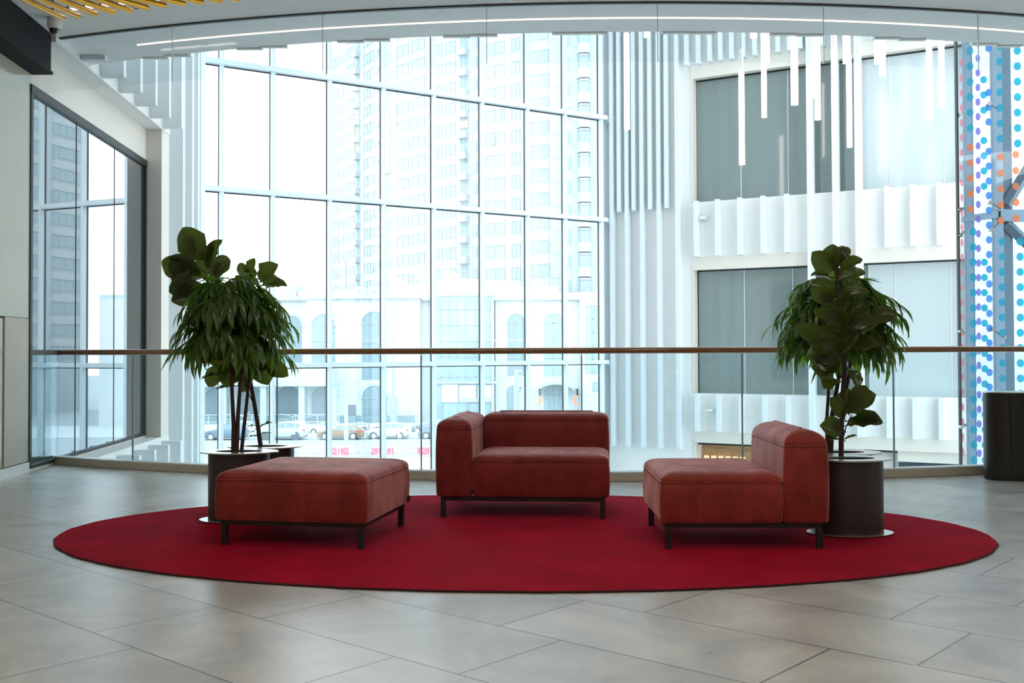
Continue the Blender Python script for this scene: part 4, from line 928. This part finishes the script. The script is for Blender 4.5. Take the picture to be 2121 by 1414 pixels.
# ---- apartment towers far behind
def tower(label, px0, Y0, px1, Y1, top, bays, floor_h, n_floor, pane='tower_pane', nb=3, warm=(), bay_type='flat', z0=None, thick=2.6):
    A = Vector((ox(px0, Y0), Y0)); B_ = Vector((ox(px1, Y1), Y1)); d = (B_ - A); W_ = d.length; d.normalize(); n = Vector((d.y, -d.x))
    r = empty('apartment_tower', (A.x, A.y, GZ), atan2(d.y, d.x), label=label, cat='building')
    f = MB(); f.box(0, W_, 0, thick, 0, top, 'tower_wall'); f.obj('wall', r)
    zs = z0 if z0 is not None else 12
    k = 0
    meshes = {}
    for fl in range(n_floor):
        z = zs + fl * floor_h
        for bi, (u0, u1, kind) in enumerate(bays):
            a, b = u0 * W_, u1 * W_
            key = (bi,)
            if key not in meshes:
                g = MB(); ww = b - a
                if kind == 'band':
                    g.box(0, ww, -.06, .0, 0, floor_h * .52, pane)
                    m_ = max(2, int(ww / 1.3))
                    for q in range(m_ + 1): g.box(ww * q / m_ - .05, ww * q / m_ + .05, -.14, -.06, 0, floor_h * .52, 'tower_frame')
                    g.box(0, ww, -.14, -.05, floor_h * .52, floor_h * .55, 'tower_frame')
                elif kind == 'loggia':
                    g.box(0, ww, -.05, .05, 0, floor_h * .62, 'far_pane'); g.box(0, ww, -.9, 0, -floor_h * .32, 0, 'tower_panel'); g.box(ww * .45, ww * .55, -.1, 0, 0, floor_h * .62, 'tower_frame'); g.box(0, ww, -.12, 0, floor_h * .3, floor_h * .34, 'tower_frame')
                elif kind == 'bay':
                    g.prism([(0, 0), (ww, 0), (ww * .85, -1.1), (ww * .15, -1.1)], -.05, floor_h * .48, pane); g.prism([(-.1, .0), (ww + .1, 0), (ww * .88, -1.25), (ww * .12, -1.25)], floor_h * .48, floor_h * .55, 'tower_panel'); g.prism([(-.2, 0), (ww + .2, 0), (ww * .9, -1.3), (ww * .1, -1.3)], -floor_h * .4, -.05, 'tower_wall')
                    for q in (.15, .5, .85): g.box(ww * q - .05, ww * q + .05, -1.16, -1.08, 0, floor_h * .48, 'tower_frame')
                else:
                    g.box(0, ww, -.05, .02, 0, floor_h * .5, pane); g.box(ww * .48, ww * .55, -.1, -.05, 0, floor_h * .5, 'tower_frame')
                    for q in (0, 1): g.box(ww * q - .04, ww * q + .04, -.1, -.05, 0, floor_h * .5, 'tower_frame')
                meshes[key] = g.mesh('window')
            o = bpy.data.objects.new('window', meshes[key]); COL.objects.link(o); o.parent = r; o.location = (a, -.02, z)
            k += 1
    g = MB()
    for fl in range(n_floor + 1): z = zs + (fl - .08) * floor_h; g.box(0, W_, -.03, 0, z - .04, z + .04, 'tower_frame')
    for u in [x for b in bays for x in b[:2]]: g.box(u * W_ - .05, u * W_ + .05, -.06, 0, zs - 4, top, 'tower_panel')
    g.obj('panel_joint', r)
    for (u0, u1, za, zb_) in warm:
        g = MB(); g.box(u0 * W_, u1 * W_, -.25, 0, za, zb_, 'tower_warm'); g.obj('yellow_panel', r)
    return r
tower('left slab of the tall apartment towers, receding behind the stone building', 684, 215, 789, 192, 70, [(.03, .17, 'band'), (.20, .30, 'win'), (.36, .50, 'band'), (.55, .62, 'loggia'), (.70, .88, 'band'), (.91, .98, 'win')], 3.3, 16, z0=17, warm=[(.49, .53, 46, 54), (.31, .34, 20, 27)])
tower('second slab of the tall apartment towers with glazed bands', 789, 186, 897, 174, 72, [(.01, .10, 'loggia'), (.13, .20, 'win'), (.33, .56, 'band'), (.62, .86, 'band')], 3.3, 16, z0=17, warm=[(.10, .20, 40, 51)])
tower('third slab of the tall apartment towers beside the round-cornered block', 897, 170, 1003, 163, 72, [(.03, .2, 'band'), (.27, .46, 'band'), (.56, .72, 'loggia'), (.78, .95, 'win')], 3.3, 16, z0=17, warm=[(.56, .72, 44, 45.2)])
tower('fourth slab of the tall apartment towers with wide glazed balconies', 1003, 158.5, 1098, 154, 74, [(.05, .47, 'band'), (.62, .80, 'band')], 3.4, 16, z0=16)
tower('fifth slab with narrow balconies meeting the white block', 1098, 150.5, 1163, 148.5, 76, [(.04, .62, 'band'), ], 3.4, 17, z0=16)
tower('white round-cornered apartment block with bay windows', 1163, 145.5, 1262, 145.5, 78, [(.12, .21, 'win'), (.37, .61, 'bay')], 3.44, 18, z0=13.5)
tower('distant apartment block to the far right outside', 1480, 168, 1700, 148, 60, [(.05, .3, 'band'), (.4, .6, 'band'), (.7, .9, 'band')], 3.3, 12, z0=8)

# ---- cars
def car(px0, px1, pyb, label, paint, left_front=True, kind='suv', group='cars in the street traffic'):
    Y = gdist(pyb); x0, x1 = ox(px0, Y), ox(px1, Y); L_ = x1 - x0; k = L_ / 4.4
    r = empty('car', ((x0 + x1) / 2, Y + .9, GZ), 0 if left_front else pi, label=label, cat='car', group=group)
    hs = {'suv': 1.0, 'hatch': .9, 'sedan': .86}[kind]
    # stations along x from the nose (-) to the tail: x, half width, floor z, belt z, roof z, roof half width
    if kind == 'suv': T_ = [(-2.2, .62, .42, .70, .72, .55), (-2.1, .80, .30, .82, .86, .7), (-1.3, .90, .25, .98, 1.02, .78), (-.95, .91, .25, 1.02, 1.06, .76), (-.25, .92, .25, 1.05, 1.58, .62), (.4, .92, .25, 1.06, 1.66, .64), (1.3, .92, .25, 1.08, 1.60, .62), (1.75, .90, .28, 1.08, 1.50, .60), (2.1, .86, .32, 1.05, 1.12, .70), (2.2, .76, .42, .95, .98, .66)]
    elif kind == 'hatch': T_ = [(-2.2, .60, .42, .66, .68, .5), (-2.1, .78, .28, .78, .80, .66), (-1.3, .86, .22, .92, .95, .74), (-.9, .87, .22, .95, .99, .72), (-.1, .87, .22, .98, 1.42, .58), (.5, .87, .22, .99, 1.50, .60), (1.2, .87, .22, 1.0, 1.44, .58), (1.75, .86, .25, 1.02, 1.22, .56), (2.1, .82, .30, 1.0, 1.04, .64), (2.2, .72, .4, .9, .92, .6)]
    else: T_ = [(-2.2, .60, .42, .62, .64, .5), (-2.1, .78, .28, .74, .76, .66), (-1.2, .86, .22, .88, .90, .74), (-.8, .87, .22, .90, .94, .72), (0, .87, .22, .93, 1.36, .58), (.5, .87, .22, .94, 1.42, .60), (1.0, .87, .22, .95, 1.36, .58), (1.6, .86, .25, .97, 1.04, .62), (2.1, .82, .30, .95, .98, .66), (2.2, .72, .4, .85, .88, .6)]
    rings = []
    for x, w_, zf, zb_, zr, rw in T_:
        x, w_, rw = x * k, w_ * k, rw * k; zf, zb_, zr = zf * k * hs, zb_ * k * hs, zr * k * hs
        rings.append([(x, -w_ * .93, zf), (x, -w_, zf + .25 * k), (x, -w_, zb_), (x, -rw, zr), (x, 0, zr + .03 * k), (x, rw, zr), (x, w_, zb_), (x, w_, zf + .25 * k), (x, w_ * .93, zf)])
    f = MB(); f.loft(rings, paint); f.obj('body', r, smooth=35)
    # glasshouse panes, proud of the shell
    f = MB()
    for sgn in (-1, 1):
        for i0, i1 in ((4, 5), (5, 6), (6, 7)):
            a, b = rings[i0], rings[i1]; j, m_ = (2, 3) if sgn < 0 else (6, 5)
            def mixp(p, q, t): return tuple(p[c] + (q[c] - p[c]) * t for c in range(3))
            def ins(s, t): lo = mixp(a[j], b[j], s); hi = mixp(a[m_], b[m_], s); p = mixp(lo, hi, t); return (p[0], p[1] + sgn * .012, p[2])
            f.add([ins(.06, .1), ins(.94, .1), ins(.94, .86), ins(.06, .86)], [(0, 1, 2, 3)], 'car_glass')
        a, b = rings[3], rings[4]
        f.add([(a[2 if sgn < 0 else 6][0] + .25 * k, sgn * (.9 * k) + sgn * .012, a[2][2] + .02), (b[2][0], sgn * (.9 * k) + sgn * .015, b[2][2] + .04), (b[2][0], sgn * (.68 * k), b[3][2] * .96)], [(0, 1, 2)], 'car_glass')
    for i0, i1 in ((3, 4), (7, 8)):
        a, b = rings[i0], rings[i1]
        f.add([(a[3][0], a[3][1] * .9, a[3][2] + .015), (a[5][0], a[5][1] * .9, a[5][2] + .015), (b[5][0], b[5][1] * .9, b[5][2] + .015), (b[3][0], b[3][1] * .9, b[3][2] + .015)], [(0, 1, 2, 3)], 'car_glass')
    f.obj('windows', r)
    for x in (-1.38, 1.32):
        for sgn in (-1, 1):
            y = sgn * .80 * k; wr_ = .34 * k
            f = MB(); f.tube([(x * k, y - .11, wr_), (x * k, y + .11, wr_)], wr_, 'tyre', 22); wo = f.obj('wheel', r, smooth=40)
            f = MB(); f.tube([(x * k, y + sgn * .105, wr_), (x * k, y + sgn * .13, wr_)], wr_ * .66, 'wheel_rim', 18); f.obj('rim', wo, smooth=40)
            f = MB(); f.tube([(x * k, y - sgn * .02, wr_ + .02), (x * k, sgn * .915 * k * (.94 if kind != 'suv' else 1) + sgn * .004, wr_ + .02)], wr_ * 1.18, 'car_trim', 22); f.obj('wheel_arch', r, smooth=40)
    f = MB()
    for sgn in (-1, 1): f.box(2.0 * k, 2.18 * k, sgn * .80 * k - .08, sgn * .80 * k + .08, .82 * k * hs, .98 * k * hs, 'tail_light')
    f.obj('tail_light', r); f = MB(); f.box(-2.1 * k, 2.1 * k, -.9 * k * .97, .9 * k * .97, .2 * k * hs, .3 * k * hs, 'car_trim'); f.obj('sill_trim', r)
    return r
car(420, 507, 909, 'dark blue-grey crossover in the near lane, leftmost front row car', 'car_blue')
car(532, 632, 909, 'silver estate crossover in the near lane beside the left planter', 'car_silver')
car(655, 750, 909, 'brown orange hatchback in the near lane behind the pale lamp post', 'car_brown', kind='hatch')
car(757, 845, 908, 'white crossover in the near lane right of the brown hatchback', 'car_white')
car(865, 955, 908, 'dark sedan in the near lane partly hidden by the sofa', 'car_blue', kind='sedan')
car(330, 412, 909, 'grey hatchback in the near lane left of the blue crossover', 'car_grey', kind='hatch')
car(455, 522, 896, 'white van-like crossover in the far lane behind the plant stems', 'car_white', group='cars in the far lane')
car(572, 634, 894, 'white car in the far lane hidden behind the silver estate', 'car_white', group='cars in the far lane')
car(636, 703, 897, 'white crossover in the far lane behind the brown hatchback nose', 'car_white', group='cars in the far lane')
car(705, 764, 892, 'light grey hatchback in the far lane behind the lamp post', 'car_silver', kind='hatch', group='cars in the far lane')
car(770, 826, 893, 'dark grey sloping-back car in the far lane behind the white crossover', 'car_grey', kind='hatch', group='cars in the far lane')
car(850, 925, 896, 'dark grey pick-up like crossover parked in the far lane', 'car_grey', group='cars in the far lane')

# ---- street furniture
YF = 88.0
fe = empty('street_fence', (0, YF, GZ), label='low pale metal street fence with crossed bars in front of the road', cat='fence')
xa, xb = ox(360, YF), ox(1260, YF); n = 34
for i in range(n + 1):
    x = xa + (xb - xa) * i / n; f = MB(); f.box(x - .035, x + .035, -.03, .03, 0, .98, 'rail_far'); f.obj('post', fe)
f = MB(); f.box(xa, xb, -.025, .025, .90, .95, 'rail_far'); f.box(xa, xb, -.025, .025, .14, .18, 'rail_far'); f.obj('rail', fe)
f = MB(); wd = (xb - xa) / n
for i in range(n):
    x = xa + wd * i
    f.tube([(x, 0, .18), (x + wd, 0, .9)], .014, 'rail_far', 4, False); f.tube([(x, 0, .9), (x + wd, 0, .18)], .014, 'rail_far', 4, False)
f.obj('cross_bars', fe)
words = ['leftmost', 'second from the left', 'third from the left', 'fourth from the left', 'fifth from the left']
for i, (a, b) in enumerate([(683, 697), (700, 722), (769, 798), (801, 815), (863, 896)]):
    Y = 89.2; x0, x1 = ox(a, Y), ox(b, Y)
    r = empty('road_barrier', ((x0 + x1) / 2, Y, GZ), label='red plastic road barrier behind the street fence, ' + words[i], cat='road barrier', group='red road barriers')
    h_ = (x1 - x0) / 2; f = MB(); f.hexa([(-h_, -.25, .0), (h_, -.25, .0), (h_, .25, 0), (-h_, .25, 0), (-h_ * .94, -.1, .68), (h_ * .94, -.1, .68), (h_ * .94, .1, .68), (-h_ * .94, .1, .68)], 'barrier_red'); f.obj('block', r, bevel=.03)
    f = MB(); f.box(-h_ * .9, h_ * .9, -.3, -.25, .02, .09, 'barrier_white'); f.obj('foot_strip', r)
def post(name, px, pyt, pyb, wpx, label, cat, mat, Y=None, arm=None):
    Y = Y or gdist(pyb); x = ox(px, Y); top = oz(pyt, Y) - GZ; rr = wpx / 2 * Y / FPX
    r = empty(name, (x, Y, GZ), label=label, cat=cat)
    f = MB(); f.cyl((0, 0), rr * 1.15, 0, 1.2, mat, 14); f.cyl((0, 0), rr, 1.2, top, mat, 14, r2=rr * .8); f.obj('pole', r, smooth=40)
    return r, x, Y, top
r, x, Y, top = post('street_lamp', 717, 697, 912, 8, 'thick pale blue lamp post in front of the brown hatchback', 'street lamp', 'lamp_post_paint')
f = MB(); P = [(0, 0, top), (-.05, 0, top + 1.0), (-.35, 0, top + 1.7), (-1.0, 0, top + 2.1)]; f.tube(P, .05, 'lamp_post_paint', 6); f.obj('arm', r, smooth=60)
f = MB(); f.box(-1.6, -1.0, -.15, .15, top + 2.03, top + 2.17, 'far_frame'); f.obj('lamp_head', r, bevel=.03)
r, x, Y, top = post('street_lamp', 815, 616, 879, 4.5, 'thin grey lamp post standing against the stone building', 'street lamp', 'far_frame')
f = MB(); f.box(-.5, .5, -.2, .2, top - .1, top + .2, 'far_frame'); f.obj('lamp_head', r)
f = MB(); f.cyl((0, 0), .45, 0, 3.2, 'far_frame', 12); f.obj('base_sleeve', r)
r, x, Y, top = post('utility_pole', 860, 640, 950, 1.2, 'hair-thin pole between the lawn and the road', 'pole', 'rail_far', Y=86)
r, x, Y, top = post('traffic_light', 1068, 765, 905, 9, 'pale pole carrying a traffic signal seen from behind above the sofa', 'traffic light', 'lamp_post_paint')
kx = Y / FPX
f = MB(); f.box(3 * kx, 14 * kx, -.7, -.4, oz(808, Y) - GZ, oz(766, Y) - GZ, 'far_trim'); hd = f.obj('signal_back', r)
for py in (773, 803): f = MB(); f.tube([(9 * kx, -.76, oz(py, Y) - GZ), (9 * kx, -.7, oz(py, Y) - GZ)], 2.6 * kx, 'far_dark', 18); f.obj('lens', hd)
f = MB(); f.box(6 * kx, 12 * kx, -.6, -.4, oz(870, Y) - GZ, oz(812, Y) - GZ, 'lamp_post_paint'); f.obj('control_box', r)
for i, (px, sgn) in enumerate(((1117, 1), (1191, -1))):
    Yr = 126.0; k = Yr / FPX
    r = empty('arrow_sign', (ox(px, Yr), Yr, GZ), label='orange chevron sign pointing %s by the arched entrance' % ('right' if sgn > 0 else 'left'), cat='sign', group='orange chevron signs')
    z = oz(829, Yr) - GZ; f = MB(); h_ = 10 * k; w_ = 7 * k * sgn; t = 5 * k * sgn
    P = [(-t - 1 * k * sgn, h_), (0, h_), (w_, 0), (0, -h_), (-t - 1 * k * sgn, -h_), (w_ - t * 1.4, 0)]
    o = [(x_, -.05, z + z_) for x_, z_ in P] + [(x_, .0, z + z_) for x_, z_ in P]
    f.add(o, [(0, 1, 2, 5), (2, 3, 4, 5), (6, 11, 8, 7), (8, 11, 10, 9)] + [(i_, (i_ + 1) % 6, 6 + (i_ + 1) % 6, 6 + i_) for i_ in range(6)], 'arrow_orange'); f.obj('chevron', r)
    f = MB(); f.cyl((0, .1), .07, 0, z + h_, 'far_frame', 8); f.obj('post', r)
# railing with star wheels in front of the arcade
YR = 118.0
ra = empty('terrace_railing', (0, YR, GZ), label='pale terrace railing with ring ornaments before the arcade', cat='railing')
f = MB(); xa, xb = ox(400, YR), ox(700, YR); z0 = oz(872, YR) - GZ; z1 = oz(856, YR) - GZ
f.box(xa, xb, -.04, .04, z1 - .06, z1, 'rail_far'); f.box(xa, xb, -.04, .04, z0, z0 + .06, 'rail_far'); f.obj('rail', ra)
f = MB()
for i in range(7):
    px = 432 + i * 45 ; x = ox(px, YR); f.tube([(x, 0, 0), (x, 0, z1)], .05, 'rail_far', 6)
f.obj('posts', ra)['kind'] = 'stuff'
for px in (500, 612):
    x = ox(px, YR); zc = (z0 + z1) / 2; f = MB(); rr = .30
    f.tube([(x + rr * cos(2 * pi * k / 20), -.08, zc + rr * sin(2 * pi * k / 20)) for k in range(21)], .04, 'rail_far', 5)
    for k in range(8):
        a = 2 * pi * k / 8 + .2; q = 1.9 if abs(cos(a)) > .5 else .55; f.tube([(x + rr * cos(a), -.08, zc + rr * sin(a)), (x + q * cos(a), -.08, zc + q * sin(a) * .45)], .025, 'rail_far', 4)
    f.obj('ring_ornament', ra)
# overhead tram wires strung between two poles outside the picture
YW = 103.0
poles = []
for k_, (px, lb) in enumerate(((310, 'tram pole left of the glazed wall'), (1300, 'tram pole right of the glazed wall'))):
    r = empty('tram_pole', (ox(px, YW), YW, GZ), label=lb + ' carrying the overhead wires', cat='pole')
    f = MB(); f.cyl((0, 0), .16, 0, 9.6, 'lamp_post_paint', 12, r2=.12); f.obj('pole', r, smooth=40); poles.append(r)
for i, (ya, yb, ym) in enumerate([(683, 712, 700), (690, 700, 712), (796, 776, 788), (700, 706, 708)]):
    r = empty('overhead_wire', label='thin overhead street wire, %s' % ['sloping down to the right across the arched windows', 'sagging just above the handrail', 'lowest one, below the handrail', 'nearly level one across the arched windows'][i], cat='wire', group='overhead tram wires')
    yy = YW - .3 - .5 * i
    p, q, m_ = (Vector((ox(px, YW), yy, oz(py, YW))) for px, py in ((310, ya), (1300, yb), (800, ym)))
    f = MB(); P = [p * (1 - t) * (1 - t) + m_ * 2 * t * (1 - t) + q * t * t for t in [k / 12 for k in range(13)]]; f.tube(P, .022, 'far_frame', 4, False); f.obj('cable', r)
    for e, pl in ((p, poles[0]), (q, poles[1])):
        f = MB(); f.box(-.05, .05, yy - YW - .1, 0, e.z - GZ + .022, e.z - GZ + .10, 'lamp_post_paint'); f.obj('cross_arm', pl)
